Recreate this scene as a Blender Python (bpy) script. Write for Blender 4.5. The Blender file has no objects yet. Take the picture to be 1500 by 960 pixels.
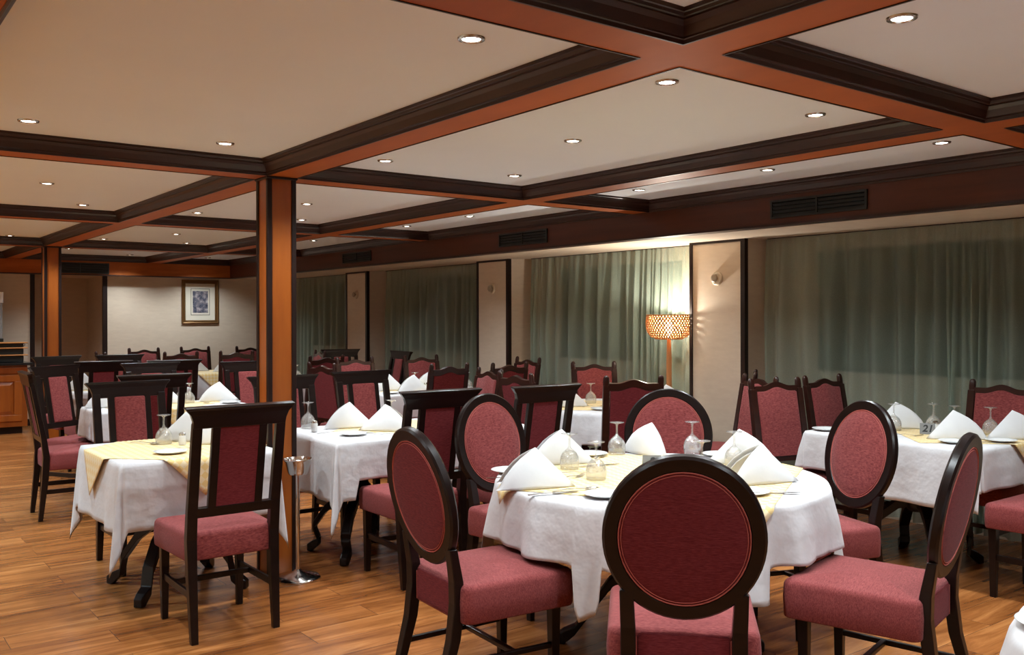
import bpy, bmesh, math, random
from mathutils import Matrix, Vector

# ------------------------------------------------------------------ camera, world, exposure
SC = bpy.context.scene
C = SC.collection
PI = math.pi
R = math.radians
random.seed(7)

cam_data = bpy.data.cameras.new('camera')
cam = bpy.data.objects.new('camera', cam_data)
C.objects.link(cam)
cam_data.sensor_width = 36.0
cam_data.lens = 36.0 * 1350.93 / 1500
cam_data.shift_x = -0.0027
cam_data.shift_y = -0.00944
cam_data.clip_start = 0.05
cam.matrix_world = (Matrix.Translation((0, 0, 1.45)) @ Matrix.Rotation(-0.6515, 4, 'Z')
                    @ Matrix.Rotation(PI / 2, 4, 'X') @ Matrix.Rotation(-0.0021, 4, 'Z'))
SC.camera = cam

SC.view_settings.view_transform = 'Standard'
SC.view_settings.look = 'None'
SC.view_settings.exposure = 0.56
SC.view_settings.gamma = 1.0
SC.view_settings.use_curve_mapping = False
SC.cycles.use_denoising = True
SC.cycles.max_bounces = 10
SC.cycles.diffuse_bounces = 6
SC.cycles.sample_clamp_indirect = 4.0
SC.cycles.caustics_refractive = False
SC.cycles.caustics_reflective = False

world = bpy.data.worlds.new('night')
SC.world = world
world.use_nodes = True
world.node_tree.nodes['Background'].inputs[0].default_value = (0.01, 0.012, 0.02, 1)
world.node_tree.nodes['Background'].inputs[1].default_value = 0.2

SPOT_W = 50.0          # each downlight, watts
SPOT_COL = (0.86, 0.955, 1.0)
FILL_LAMP_COL = (0.60, 0.86, 1.0)  # fill tint, cooler than the seen lamps to offset the floor's orange bounce
FILL_LAMP_BOOST = 8.0   # some out-of-view lamps made stronger, added fill to lift the ceiling
LAMP_W = 36.0           # bulb in the floor lamp

# ------------------------------------------------------------------ materials
MATS = {}


def new_mat(name):
    m = bpy.data.materials.new(name)
    m.use_nodes = True
    MATS[name] = m
    nt = m.node_tree
    return m, nt, nt.nodes['Principled BSDF']


def nd(nt, typ, **kw):
    n = nt.nodes.new(typ)
    for k, v in kw.items():
        setattr(n, k, v)
    return n


def setin(n, d):
    for k, v in d.items():
        n.inputs[k].default_value = v


def ramp(nt, stops):
    r = nt.nodes.new('ShaderNodeValToRGB')
    els = r.color_ramp.elements
    while len(els) < len(stops):
        els.new(0.5)
    for e, (p, c) in zip(els, stops):
        e.position = p
        e.color = (*c, 1)
    return r


def coords(nt, scale, kind='Object'):
    t = nt.nodes.new('ShaderNodeTexCoord')
    m = nt.nodes.new('ShaderNodeMapping')
    m.inputs['Scale'].default_value = scale
    nt.links.new(t.outputs[kind], m.inputs['Vector'])
    return m.outputs['Vector']


def plain(name, col, rough=0.5, metal=0.0, **kw):
    m, nt, p = new_mat(name)
    setin(p, {'Base Color': (*col, 1), 'Roughness': rough, 'Metallic': metal})
    for k, v in kw.items():
        p.inputs[k.replace('_', ' ')].default_value = v
    return m


def noise_mat(name, c1, c2, scale, rough=0.5, bump=0.0, bscale=None, detail=4.0, kind='Object', bdist=0.002, coat=0.0, lo=0.3, hi=0.7, sheen=0.0, spec=0.5):
    m, nt, p = new_mat(name)
    v = coords(nt, scale, kind)
    n = nd(nt, 'ShaderNodeTexNoise')
    setin(n, {'Scale': 1.0, 'Detail': detail, 'Roughness': 0.6})
    nt.links.new(v, n.inputs['Vector'])
    r = ramp(nt, [(lo, c1), (hi, c2)])
    nt.links.new(n.outputs['Fac'], r.inputs[0])
    nt.links.new(r.outputs[0], p.inputs['Base Color'])
    setin(p, {'Roughness': rough, 'Coat Weight': coat, 'Coat Roughness': 0.15, 'Sheen Weight': sheen, 'Specular IOR Level': spec})
    if bump:
        src = n.outputs['Fac']
        if bscale:
            v2 = coords(nt, bscale, kind)
            n2 = nd(nt, 'ShaderNodeTexNoise')
            setin(n2, {'Scale': 1.0, 'Detail': 3.0})
            nt.links.new(v2, n2.inputs['Vector'])
            src = n2.outputs['Fac']
        b = nd(nt, 'ShaderNodeBump')
        setin(b, {'Strength': bump, 'Distance': bdist})
        nt.links.new(src, b.inputs['Height'])
        nt.links.new(b.outputs[0], p.inputs['Normal'])
    return m


noise_mat('mahogany', (0.30, 0.070, 0.010), (0.44, 0.115, 0.020), (2.2, 0.8, 14), rough=0.5, spec=0.2)
noise_mat('mahogany_post', (0.25, 0.058, 0.006), (0.37, 0.098, 0.012), (9, 9, 0.9), rough=0.36, coat=0.15)
noise_mat('fascia_wood', (0.055, 0.014, 0.006), (0.095, 0.024, 0.010), (2.2, 0.8, 14), rough=0.4, spec=0.4)
noise_mat('dark_moulding', (0.020, 0.008, 0.006), (0.042, 0.015, 0.010), (3, 3, 20), rough=0.36, spec=0.4)
noise_mat('dark_trim', (0.010, 0.005, 0.004), (0.020, 0.008, 0.006), (5, 5, 5), rough=0.4, spec=0.3)
noise_mat('ceiling_paint', (0.73, 0.80, 0.88), (0.76, 0.83, 0.91), (1.2, 1.2, 1.2), rough=0.8, bump=0.03, bscale=(60, 60, 60))
noise_mat('wall_paper', (0.60, 0.49, 0.38), (0.65, 0.54, 0.42), (8, 8, 30), rough=0.75, bump=0.15, bscale=(160, 160, 60), bdist=0.001)
noise_mat('chair_wood', (0.0055, 0.0024, 0.002), (0.011, 0.0045, 0.0035), (4, 4, 30), rough=0.3, spec=0.32)
noise_mat('chair_wood_red', (0.018, 0.0055, 0.004), (0.036, 0.010, 0.006), (4, 4, 30), rough=0.3, spec=0.35)
noise_mat('fabric_wine', (0.135, 0.022, 0.023), (0.30, 0.073, 0.068), (60, 420, 160), rough=0.85, bump=0.3, bscale=(500, 500, 500), detail=3, sheen=0.08, spec=0.12)
noise_mat('fabric_back', (0.10, 0.010, 0.014), (0.19, 0.032, 0.036), (50, 50, 480), rough=0.85, bump=0.25, bscale=(500, 500, 500), detail=3, sheen=0.05, spec=0.12)
plain('stitching', (0.42, 0.10, 0.08), 0.8)
noise_mat('linen', (0.57, 0.56, 0.57), (0.63, 0.62, 0.63), (6, 6, 6), rough=0.8, bump=0.6, bscale=(11, 11, 11), bdist=0.012, sheen=0.1, spec=0.2)
noise_mat('napkin_linen', (0.60, 0.60, 0.60), (0.66, 0.66, 0.66), (6, 6, 6), rough=0.8, bump=0.1, bscale=(60, 60, 60), bdist=0.003, spec=0.2)
plain('china', (0.66, 0.67, 0.66), 0.18)
plain('steel', (0.62, 0.60, 0.57), 0.22, 1.0)
plain('bucket_steel', (0.66, 0.63, 0.60), 0.14, 1.0)
plain('black_plastic', (0.012, 0.014, 0.013), 0.4)
plain('vent_black', (0.010, 0.012, 0.010), 0.38)
plain('stone_top', (0.015, 0.014, 0.014), 0.2)
plain('sign_grey', (0.16, 0.16, 0.155), 0.45)
plain('ink', (0.004, 0.004, 0.004), 0.5)
plain('ink_blue', (0.01, 0.012, 0.06), 0.5)
plain('sign_white', (0.78, 0.80, 0.84), 0.4)
plain('lamp_ring', (0.55, 0.52, 0.48), 0.25, 1.0)
plain('ivory', (0.62, 0.53, 0.40), 0.5)
plain('ivory_core', (0.36, 0.31, 0.24), 0.6)
plain('gold_frame', (0.20, 0.105, 0.035), 0.35, 0.55)
plain('mount_board', (0.72, 0.66, 0.54), 0.8)
plain('board_wood', (0.55, 0.25, 0.08), 0.45)
plain('white_tip', (0.6, 0.58, 0.55), 0.5)
noise_mat('pole_wood', (0.42, 0.17, 0.065), (0.55, 0.25, 0.10), (20, 20, 2), rough=0.4)


def emit(name, col, s):
    m, nt, p = new_mat(name)
    setin(p, {'Base Color': (0, 0, 0, 1), 'Emission Color': (*col, 1), 'Emission Strength': s})


emit('lens_glow', (1.0, 0.97, 0.90), 14.0)
emit('bulb_glow', (1.0, 0.85, 0.6), 12.0)

# clear glass
m, nt, p = new_mat('glass')
out = nt.nodes['Material Output']
fr = nd(nt, 'ShaderNodeLayerWeight'); fr.inputs['Blend'].default_value = 0.32
mrp = ramp(nt, [(0.0, (0.13, 0.13, 0.13)), (0.5, (0.30, 0.30, 0.30)), (1.0, (1.0, 1.0, 1.0))])
nt.links.new(fr.outputs['Facing'], mrp.inputs[0])
tr = nd(nt, 'ShaderNodeBsdfTransparent'); tr.inputs[0].default_value = (0.97, 0.97, 0.96, 1)
gl = nd(nt, 'ShaderNodeBsdfGlossy'); gl.inputs['Roughness'].default_value = 0.06
m1 = nd(nt, 'ShaderNodeMixShader')
nt.links.new(mrp.outputs[0], m1.inputs[0])
nt.links.new(tr.outputs[0], m1.inputs[1])
nt.links.new(gl.outputs[0], m1.inputs[2])
df = nd(nt, 'ShaderNodeBsdfDiffuse'); df.inputs[0].default_value = (0.9, 0.9, 0.88, 1)  # white put into the glass colour for light passing through it
m2 = nd(nt, 'ShaderNodeMixShader'); m2.inputs[0].default_value = 0.10
nt.links.new(m1.outputs[0], m2.inputs[1]); nt.links.new(df.outputs[0], m2.inputs[2])
nt.links.new(m2.outputs[0], out.inputs['Surface'])
m, nt, p = new_mat('window_glass')
setin(p, {'Base Color': (0.02, 0.022, 0.022, 1), 'Roughness': 0.08})
m, nt, p = new_mat('tank_plastic')
setin(p, {'Base Color': (0.6, 0.6, 0.6, 1), 'Roughness': 0.2, 'Transmission Weight': 0.6, 'IOR': 1.2})

# floor planks running across the room (along X)
m, nt, p = new_mat('floor_planks')
v = coords(nt, (1, 1, 1))
br = nd(nt, 'ShaderNodeTexBrick')
br.offset = 0.37
setin(br, {'Scale': 1.0, 'Brick Width': 1.1, 'Row Height': 0.19, 'Mortar Size': 0.0012, 'Mortar Smooth': 0.3, 'Bias': 0.0,
           'Color1': (0.2, 0.2, 0.2, 1), 'Color2': (0.8, 0.8, 0.8, 1), 'Mortar': (0.05, 0.05, 0.05, 1)})
nt.links.new(v, br.inputs['Vector'])
v2 = coords(nt, (1.1, 11, 1))
n1 = nd(nt, 'ShaderNodeTexNoise')
setin(n1, {'Scale': 1.0, 'Detail': 7.0, 'Roughness': 0.68, 'Distortion': 0.6})
add = nd(nt, 'ShaderNodeVectorMath', operation='ADD')
nt.links.new(v2, add.inputs[0])
nt.links.new(br.outputs['Color'], add.inputs[1])
mul = nd(nt, 'ShaderNodeVectorMath', operation='MULTIPLY')
mul.inputs[1].default_value = (13, 7, 5)
nt.links.new(br.outputs['Color'], mul.inputs[0])
nt.links.new(mul.outputs[0], add.inputs[1])
nt.links.new(add.outputs[0], n1.inputs['Vector'])
mixf = nd(nt, 'ShaderNodeMath', operation='MULTIPLY_ADD')
sep = nd(nt, 'ShaderNodeSeparateColor')
nt.links.new(br.outputs['Color'], sep.inputs[0])
mixf.inputs[1].default_value = 0.22
nt.links.new(sep.outputs[0], mixf.inputs[0])
nt.links.new(n1.outputs['Fac'], mixf.inputs[2])
rp = ramp(nt, [(0.36, (0.095, 0.026, 0.007)), (0.52, (0.195, 0.062, 0.015)), (0.66, (0.31, 0.108, 0.028)), (0.82, (0.46, 0.185, 0.056))])
nt.links.new(mixf.outputs[0], rp.inputs[0])
mm = nd(nt, 'ShaderNodeMix', data_type='RGBA')
mm.inputs['B'].default_value = (0.05, 0.016, 0.006, 1)
nt.links.new(br.outputs['Fac'], mm.inputs['Factor'])
nt.links.new(rp.outputs[0], mm.inputs['A'])
nt.links.new(mm.outputs['Result'], p.inputs['Base Color'])
setin(p, {'Roughness': 0.27})
bp = nd(nt, 'ShaderNodeBump')
setin(bp, {'Strength': 0.15, 'Distance': 0.002})
nt.links.new(n1.outputs['Fac'], bp.inputs['Height'])
nt.links.new(bp.outputs[0], p.inputs['Normal'])

# yellow checked overlay cloth
m, nt, p = new_mat('overlay_cloth')
v = coords(nt, (1, 1, 1), 'UV')
ck = nd(nt, 'ShaderNodeTexChecker')
setin(ck, {'Scale': 34.0, 'Color1': (0.80, 0.70, 0.50, 1), 'Color2': (0.74, 0.50, 0.15, 1)})
nt.links.new(v, ck.inputs['Vector'])
n1 = nd(nt, 'ShaderNodeTexNoise')
setin(n1, {'Scale': 30.0, 'Detail': 3.0})
nt.links.new(v, n1.inputs['Vector'])
mm = nd(nt, 'ShaderNodeMix', data_type='RGBA')
mm.inputs['B'].default_value = (0.78, 0.58, 0.26, 1)
nt.links.new(n1.outputs['Fac'], mm.inputs['Factor'])
nt.links.new(ck.outputs['Color'], mm.inputs['A'])
nt.links.new(mm.outputs['Result'], p.inputs['Base Color'])
setin(p, {'Roughness': 0.6, 'Sheen Weight': 0.2})

# sheer grey-green curtain
m, nt, p = new_mat('curtain_cloth')
v = coords(nt, (160, 160, 500))
n1 = nd(nt, 'ShaderNodeTexNoise')
setin(n1, {'Scale': 1.0, 'Detail': 2.0})
nt.links.new(v, n1.inputs['Vector'])
rp = ramp(nt, [(0.3, (0.33, 0.405, 0.325)), (0.7, (0.44, 0.52, 0.43))])
nt.links.new(n1.outputs['Fac'], rp.inputs[0])
nt.links.new(rp.outputs[0], p.inputs['Base Color'])
setin(p, {'Roughness': 0.85, 'Sheen Weight': 0.2, 'Specular IOR Level': 0.2})
out = nt.nodes['Material Output']
tl = nd(nt, 'ShaderNodeBsdfTranslucent')
nt.links.new(rp.outputs[0], tl.inputs['Color'])
m1 = nd(nt, 'ShaderNodeMixShader')
m1.inputs[0].default_value = 0.3
nt.links.new(p.outputs[0], m1.inputs[1])
nt.links.new(tl.outputs[0], m1.inputs[2])
tr = nd(nt, 'ShaderNodeBsdfTransparent')
m2 = nd(nt, 'ShaderNodeMixShader')
m2.inputs[0].default_value = 0.40
nt.links.new(m1.outputs[0], m2.inputs[1])
nt.links.new(tr.outputs[0], m2.inputs[2])
nt.links.new(m2.outputs[0], out.inputs['Surface'])

# woven bamboo (lets some of the bulb's light through)
m, nt, p = new_mat('bamboo')
setin(p, {'Base Color': (0.42, 0.20, 0.065, 1), 'Roughness': 0.6})
out = nt.nodes['Material Output']
tl = nd(nt, 'ShaderNodeBsdfTranslucent')
tl.inputs['Color'].default_value = (0.60, 0.30, 0.09, 1)
m1 = nd(nt, 'ShaderNodeMixShader')
m1.inputs[0].default_value = 0.16
nt.links.new(p.outputs[0], m1.inputs[1])
nt.links.new(tl.outputs[0], m1.inputs[2])
nt.links.new(m1.outputs[0], out.inputs['Surface'])

# faded figure print in the picture frame (generic)
m, nt, p = new_mat('print_picture')
v = coords(nt, (1, 1, 1))
n1 = nd(nt, 'ShaderNodeTexVoronoi')
setin(n1, {'Scale': 17.0, 'Randomness': 1.0})
nt.links.new(v, n1.inputs['Vector'])
n2 = nd(nt, 'ShaderNodeTexNoise')
setin(n2, {'Scale': 15.0, 'Detail': 9.0, 'Roughness': 0.75})
nt.links.new(v, n2.inputs['Vector'])
ad = nd(nt, 'ShaderNodeMath', operation='MULTIPLY_ADD')
ad.inputs[1].default_value = 0.25
nt.links.new(n1.outputs['Distance'], ad.inputs[0])
nt.links.new(n2.outputs['Fac'], ad.inputs[2])
rp = ramp(nt, [(0.46, (0.02, 0.02, 0.035)), (0.56, (0.07, 0.08, 0.12)), (0.66, (0.20, 0.17, 0.19)), (0.80, (0.48, 0.43, 0.44))])
nt.links.new(ad.outputs[0], rp.inputs[0])
nt.links.new(rp.outputs[0], p.inputs['Base Color'])


# ------------------------------------------------------------------ helpers
def link(o, parent=None):
    C.objects.link(o)
    if parent:
        o.parent = parent
    return o


def obj(name, bm, mat, parent=None, smooth=False, bevel=0.0, bseg=2):
    me = bpy.data.meshes.new(name)
    bmesh.ops.recalc_face_normals(bm, faces=bm.faces)
    bm.to_mesh(me)
    bm.free()
    for mn in (mat if isinstance(mat, (list, tuple)) else [mat]):
        me.materials.append(MATS[mn])
    if smooth:
        for f in me.polygons:
            f.use_smooth = True
        if smooth != 'all':
            try:
                me.set_sharp_from_angle(angle=R(smooth if smooth is not True else 40))
            except Exception:
                pass
    o = link(bpy.data.objects.new(name, me), parent)
    if bevel:
        b = o.modifiers.new('bevel', 'BEVEL')
        b.width = bevel
        b.segments = bseg
        b.limit_method = 'ANGLE'
        b.angle_limit = R(50)
    return o


def tag(o, label, cat, group=None, kind=None):
    if label:
        o['label'] = label
    if cat:
        o['category'] = cat
    if group:
        o['group'] = group
    if kind:
        o['kind'] = kind
    return o


def empty(name, loc=(0, 0, 0), rz=0.0):
    o = bpy.data.objects.new(name, None)
    o.empty_display_size = 0.1
    C.objects.link(o)
    o.location = loc
    o.rotation_euler = (0, 0, rz)
    return o


def struct(name, bm, mat, **kw):
    o = obj(name, bm, mat, **kw)
    o['kind'] = 'structure'
    return o


def dup(o, parent=None):
    c = o.copy()
    C.objects.link(c)
    if parent:
        c.parent = parent
    for ch in list(o.children):
        dup(ch, c)
    return c


def NB():
    return bmesh.new()


def box(bm, x0, x1, y0, y1, z0, z1, mi=0):
    vs = [bm.verts.new((x, y, z)) for x in (x0, x1) for y in (y0, y1) for z in (z0, z1)]
    for f in ((0, 1, 3, 2), (4, 6, 7, 5), (0, 4, 5, 1), (2, 3, 7, 6), (0, 2, 6, 4), (1, 5, 7, 3)):
        bm.faces.new([vs[i] for i in f]).material_index = mi
    return vs


def loops(bm, rings, cap=True, close=True, mi=0):
    """skin successive rings (lists of points of equal length)"""
    vr = [[bm.verts.new(p) for p in r] for r in rings]
    n = len(vr[0])
    for a, b in zip(vr[:-1], vr[1:]):
        for i in range(n if close else n - 1):
            j = (i + 1) % n
            bm.faces.new((a[i], a[j], b[j], b[i])).material_index = mi
    if cap:
        for r in (vr[0], vr[-1]):
            try:
                bm.faces.new(r).material_index = mi
            except ValueError:
                pass
    return vr


def levels(bm, lv):
    """post of rectangular section: lv = (cx, cy, z, half width x, half width y)"""
    loops(bm, [[(cx - a, cy - b, z), (cx + a, cy - b, z), (cx + a, cy + b, z), (cx - a, cy + b, z)] for cx, cy, z, a, b in lv])


def lathe(bm, prof, seg=20, cx=0, cy=0, cap=False, mi=0):
    return loops(bm, [[(cx + r * math.cos(2 * PI * k / seg), cy + r * math.sin(2 * PI * k / seg), z) for k in range(seg)]
                      for r, z in prof], cap=cap, mi=mi)


def tube(bm, pts, rad, seg=8, closed=False, flat=1.0):
    pts = [Vector(p) for p in pts]
    rings = []
    n = len(pts)
    up = Vector((0, 0, 1))
    for i, p in enumerate(pts):
        if closed:
            t = pts[(i + 1) % n] - pts[i - 1]
        else:
            t = pts[min(i + 1, n - 1)] - pts[max(i - 1, 0)]
        t.normalize()
        u = up if abs(t.dot(up)) < 0.95 else Vector((0, 1, 0))
        a = t.cross(u).normalized()
        b = a.cross(t).normalized()
        r = rad[i] if isinstance(rad, (list, tuple)) else rad
        rings.append([p + a * (r * math.cos(2 * PI * k / seg)) + b * (r * flat * math.sin(2 * PI * k / seg)) for k in range(seg)])
    if closed:
        rings.append(rings[0])
    loops(bm, rings, cap=not closed)
    if closed:
        bmesh.ops.remove_doubles(bm, verts=bm.verts, dist=1e-5)


def rrect(a, b, r, n=5, off=0.0, taper=0.0):
    """rounded rectangle outline, half sizes a, b; taper narrows the -y end"""
    a, b, r = a - off, b - off, max(r - off, 0.002)
    pts = []
    for cx, cy, s in ((a - r, b - r, 0), (-a + r, b - r, 1), (-a + r, -b + r, 2), (a - r, -b + r, 3)):
        for k in range(n + 1):
            t = (s + k / n) * PI / 2
            x, y = cx + r * math.cos(t), cy + r * math.sin(t)
            x *= 1 - taper * (0.5 - 0.5 * y / b)
            pts.append((x, y))
    return pts


def cushion(bm, a, b, z0, z1, crown=0.02, r=0.035, edge=0.025, taper=0.0):
    lv = [(0.004, z0), (0.0, z0 + 0.006), (-0.003, (z0 + z1) / 2), (0.0, z1 - edge)]
    for k in range(1, 5):
        t = k / 4 * PI / 2
        lv.append((edge * (1 - math.cos(t)), z1 - edge + edge * math.sin(t)))
    for f in (0.2, 0.45, 0.75, 0.93):
        lv.append((edge + (min(a, b) - edge) * f, z1 + crown * (1 - (1 - f) ** 2)))
    loops(bm, [[(x, y, z) for x, y in rrect(a, b, r if o < 0.05 else max(r - o, 0.005) + 0.0, off=o, taper=taper)] for o, z in lv])


def text_mesh(body, size, mat, name, offset, extrude, shear=0.0, ax='CENTER'):
    cu = bpy.data.curves.new(name, 'FONT')
    cu.body = body; cu.size = size; cu.align_x = ax; cu.align_y = 'CENTER'; cu.offset = offset; cu.extrude = extrude; cu.shear = shear
    o = bpy.data.objects.new(name, cu); C.objects.link(o)
    bpy.context.view_layer.update()
    me = bpy.data.meshes.new_from_object(o.evaluated_get(bpy.context.evaluated_depsgraph_get()))
    bpy.data.objects.remove(o)
    me.materials.clear(); me.materials.append(MATS[mat])
    o = bpy.data.objects.new(name, me); C.objects.link(o)
    return o


# ------------------------------------------------------------------ the room
XF = 5.05            # fascia along the window side
YF = 13.74           # fascia along the far wall
ZB, ZC = 2.25, 2.334  # underside of the beams, ceiling panels
HW = 0.086
BXS = [-3.315, -1.504, 0.306, 2.117, 3.928]
BYS = [-4.254, -1.160, 1.934, 5.028, 8.156, 11.25]
X0, Y0 = -3.6, -4.4

bm = NB(); box(bm, X0, 6.4, Y0, 15.4, -0.06, 0); struct('floor', bm, 'floor_planks')
bm = NB(); box(bm, X0, 6.4, Y0, 15.4, ZC, ZC + 0.08); struct('ceiling', bm, 'ceiling_paint')

# beams: one lattice, non-overlapping boxes
bm = NB()
ys = [Y0] + [y for b in BYS for y in (b - HW, b + HW)] + [YF]
ys = sorted(y for y in ys if y >= Y0)
for bx in BXS:
    for a, b in zip(ys[:-1], ys[1:]):
        if b - a > 1e-4:
            box(bm, bx - HW, bx + HW, a, b, ZB, ZC + 0.01)
xs = [X0] + [x for b in BXS for x in (b - HW, b + HW)] + [XF]
for by in BYS:
    for i in range(0, len(xs) - 1, 2):
        box(bm, xs[i], xs[i + 1], by - HW, by + HW, ZB, ZC + 0.01)
struct('trim_1', bm, 'mahogany')

# mitred mouldings around each ceiling panel
PROF = [(-0.001, ZB - 0.003), (0.006, ZB - 0.003), (0.008, ZB + 0.008), (0.014, ZB + 0.010), (0.014, ZB + 0.016), (0.019, ZB + 0.026), (0.027, ZB + 0.042),
        (0.038, ZB + 0.055), (0.038, ZB + 0.060), (0.046, ZB + 0.062), (0.050, ZB + 0.070), (0.055, ZB + 0.072), (0.056, ZC + 0.002), (-0.001, ZC + 0.002)]
ys2 = [Y0] + BYS + [YF]
xs2 = BXS + [XF]
nt_ = 2
for i in range(len(xs2) - 1):
    for j in range(len(ys2) - 1):
        xa, xb = xs2[i] + HW, xs2[i + 1] - (HW if i + 1 < len(BXS) else 0)
        ya, yb = ys2[j] + (HW if j else 0), ys2[j + 1] - (HW if j + 2 < len(ys2) else 0)
        if yb - ya < 0.3:
            continue
        bm = NB()
        loops(bm, [[(xa + o, ya + o, z), (xb - o, ya + o, z), (xb - o, yb - o, z), (xa + o, yb - o, z)] for o, z in PROF], cap=False)
        struct('trim_%d' % nt_, bm, 'dark_moulding')
        nt_ += 1

# fascias, soffits
bm = NB()
box(bm, XF, XF + 0.10, Y0, YF + 0.10, 2.066, ZC + 0.01)
struct('trim_%d' % nt_, bm, 'fascia_wood'); nt_ += 1
bm = NB()
box(bm, X0, XF, YF, YF + 0.10, 2.066, ZC + 0.01)
struct('trim_%d' % nt_, bm, 'mahogany'); nt_ += 1
bm = NB()
box(bm, XF - 0.008, XF + 0.10, Y0, YF + 0.10, 2.052, 2.066)
box(bm, X0, XF - 0.008, YF - 0.008, YF + 0.10, 2.052, 2.066)
struct('trim_%d' % nt_, bm, 'dark_moulding'); nt_ += 1
bm = NB()
loops(bm, [[(XF + 0.10, y, 2.056), (6.4, y, 2.082), (6.4, y, ZC + 0.01), (XF + 0.10, y, ZC + 0.01)] for y in (Y0, YF + 0.1)])
box(bm, X0, 6.4, YF + 0.10, 15.4, 2.06, ZC + 0.01)
struct('trim_%d' % nt_, bm, 'wall_paper'); nt_ += 1

# right wall with window openings, pilasters
PIL = [(-4.4, -3.95), (-1.43, -0.88), (1.57, 2.12), (4.66, 5.21), (7.74, 8.30), (10.84, 11.42), (13.75, 13.95)]
ZW0, ZW1 = 1.04, 1.96
bm = NB()
XW = 6.17
yprev = Y0
wins = []
for (a, b) in PIL[:-1]:
    pass
for k in range(len(PIL) - 1):
    w0, w1 = PIL[k][1] + 0.42, PIL[k + 1][0] - 0.42
    wins.append((w0, w1))
for w0, w1 in wins:
    box(bm, XW, XW + 0.12, yprev, w0, 0, 2.12)
    box(bm, XW, XW + 0.12, w0, w1, 0, ZW0)
    box(bm, XW, XW + 0.12, w0, w1, ZW1, 2.12)
    yprev = w1
box(bm, XW, XW + 0.12, yprev, 14.0, 0, 2.12)
struct('wall_right', bm, 'wall_paper')
for k, (w0, w1) in enumerate(wins):
    e = empty('window_%d' % (k + 1)); e['kind'] = 'structure'
    bm = NB()
    for a, b, c, d in ((w0, w1, ZW0, ZW0 + 0.04), (w0, w1, ZW1 - 0.04, ZW1), (w0, w0 + 0.04, ZW0 + 0.04, ZW1 - 0.04), (w1 - 0.04, w1, ZW0 + 0.04, ZW1 - 0.04)):
        box(bm, XW + 0.03, XW + 0.08, a, b, c, d)
    obj('window_frame', bm, 'dark_trim', e)
    bm = NB(); box(bm, XW + 0.05, XW + 0.06, w0 + 0.04, w1 - 0.04, ZW0 + 0.04, ZW1 - 0.04)
    obj('pane', bm, 'window_glass', e)
XP = 5.82
bm = NB()
for a, b in PIL[:-1]:
    box(bm, XP, XW, a, b, 0, 2.09)
struct('wall_pilasters', bm, 'wall_paper')
bm = NB()
for a, b in PIL[:-1]:
    box(bm, XP - 0.012, XP + 0.03, a - 0.012, a + 0.030, 0, 2.072)
    box(bm, XP - 0.012, XP + 0.02, b - 0.018, b + 0.010, 0, 2.072)
    box(bm, XP - 0.012, XP + 0.01, a + 0.030, b - 0.018, 2.050, 2.072)
    box(bm, XP - 0.010, XP + 0.01, a + 0.030, b - 0.018, 0, 0.09)
struct('trim_%d' % nt_, bm, 'dark_trim'); nt_ += 1

# far wall with the alcove, other walls
YW = 13.95
bm = NB()
box(bm, 3.33, 6.4, YW, YW + 0.1, 0, 2.12)
box(bm, X0, 2.40, YW, YW + 0.1, 0, 2.12)
box(bm, 2.30, 2.40, YW + 0.1, 15.1, 0, 2.12)
box(bm, 3.33, 3.43, YW + 0.1, 15.1, 0, 2.12)
box(bm, 2.30, 3.43, 15.1, 15.2, 0, 2.12)
struct('wall_far', bm, 'wall_paper')
bm = NB()
box(bm, 2.36, 2.415, YW - 0.015, YW + 0.03, 0, 2.06)
box(bm, 3.285, 3.345, YW - 0.015, YW + 0.03, 0, 2.06)
struct('trim_%d' % nt_, bm, 'dark_trim'); nt_ += 1
bm = NB(); box(bm, X0 - 0.1, X0, Y0, 14.05, 0, ZC); struct('wall_left', bm, 'wall_paper')
bm = NB(); box(bm, X0, 6.4, Y0 - 0.1, Y0, 0, ZC); struct('wall_back', bm, 'wall_paper')
bm = NB()
box(bm, 3.345, 6.17, YW - 0.012, YW, 0, 0.09)
box(bm, X0, 2.36, YW - 0.012, YW, 0, 0.09)
struct('baseboard_far', bm, 'dark_trim')

# posts under the beam crossings
def post(y, label):
    t = empty('wooden_post', (2.117, y, 0))
    tag(t, label, 'pillar', 'wooden posts along the beam')
    bm = NB(); box(bm, -0.078, 0.078, -0.078, 0.078, 0, ZB); obj('shaft', bm, 'mahogany_post', t)
    for sx in (-1, 1):
        for sy in (-1, 1):
            bm = NB()
            x0, x1 = sorted((sx * 0.058, sx * 0.086)); y0, y1 = sorted((sy * 0.058, sy * 0.086))
            box(bm, x0, x1, y0, y1, 0, ZB - 0.001)
            o = obj('corner_strip', bm, 'dark_trim', t, bevel=0.004)
    bm = NB()
    loops(bm, [[(a, -a, z), (a, a, z), (-a, a, z), (-a, -a, z)] for a, z in ((0.088, ZB - 0.014), (0.091, ZB - 0.010), (0.091, ZB - 0.001))])
    obj('collar', bm, 'dark_trim', t)
    return t


post(5.028, 'tall orange wooden post with dark edges standing in the middle of the room')
post(11.25, 'orange wooden post with dark edges far back at left near the buffet')

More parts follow.
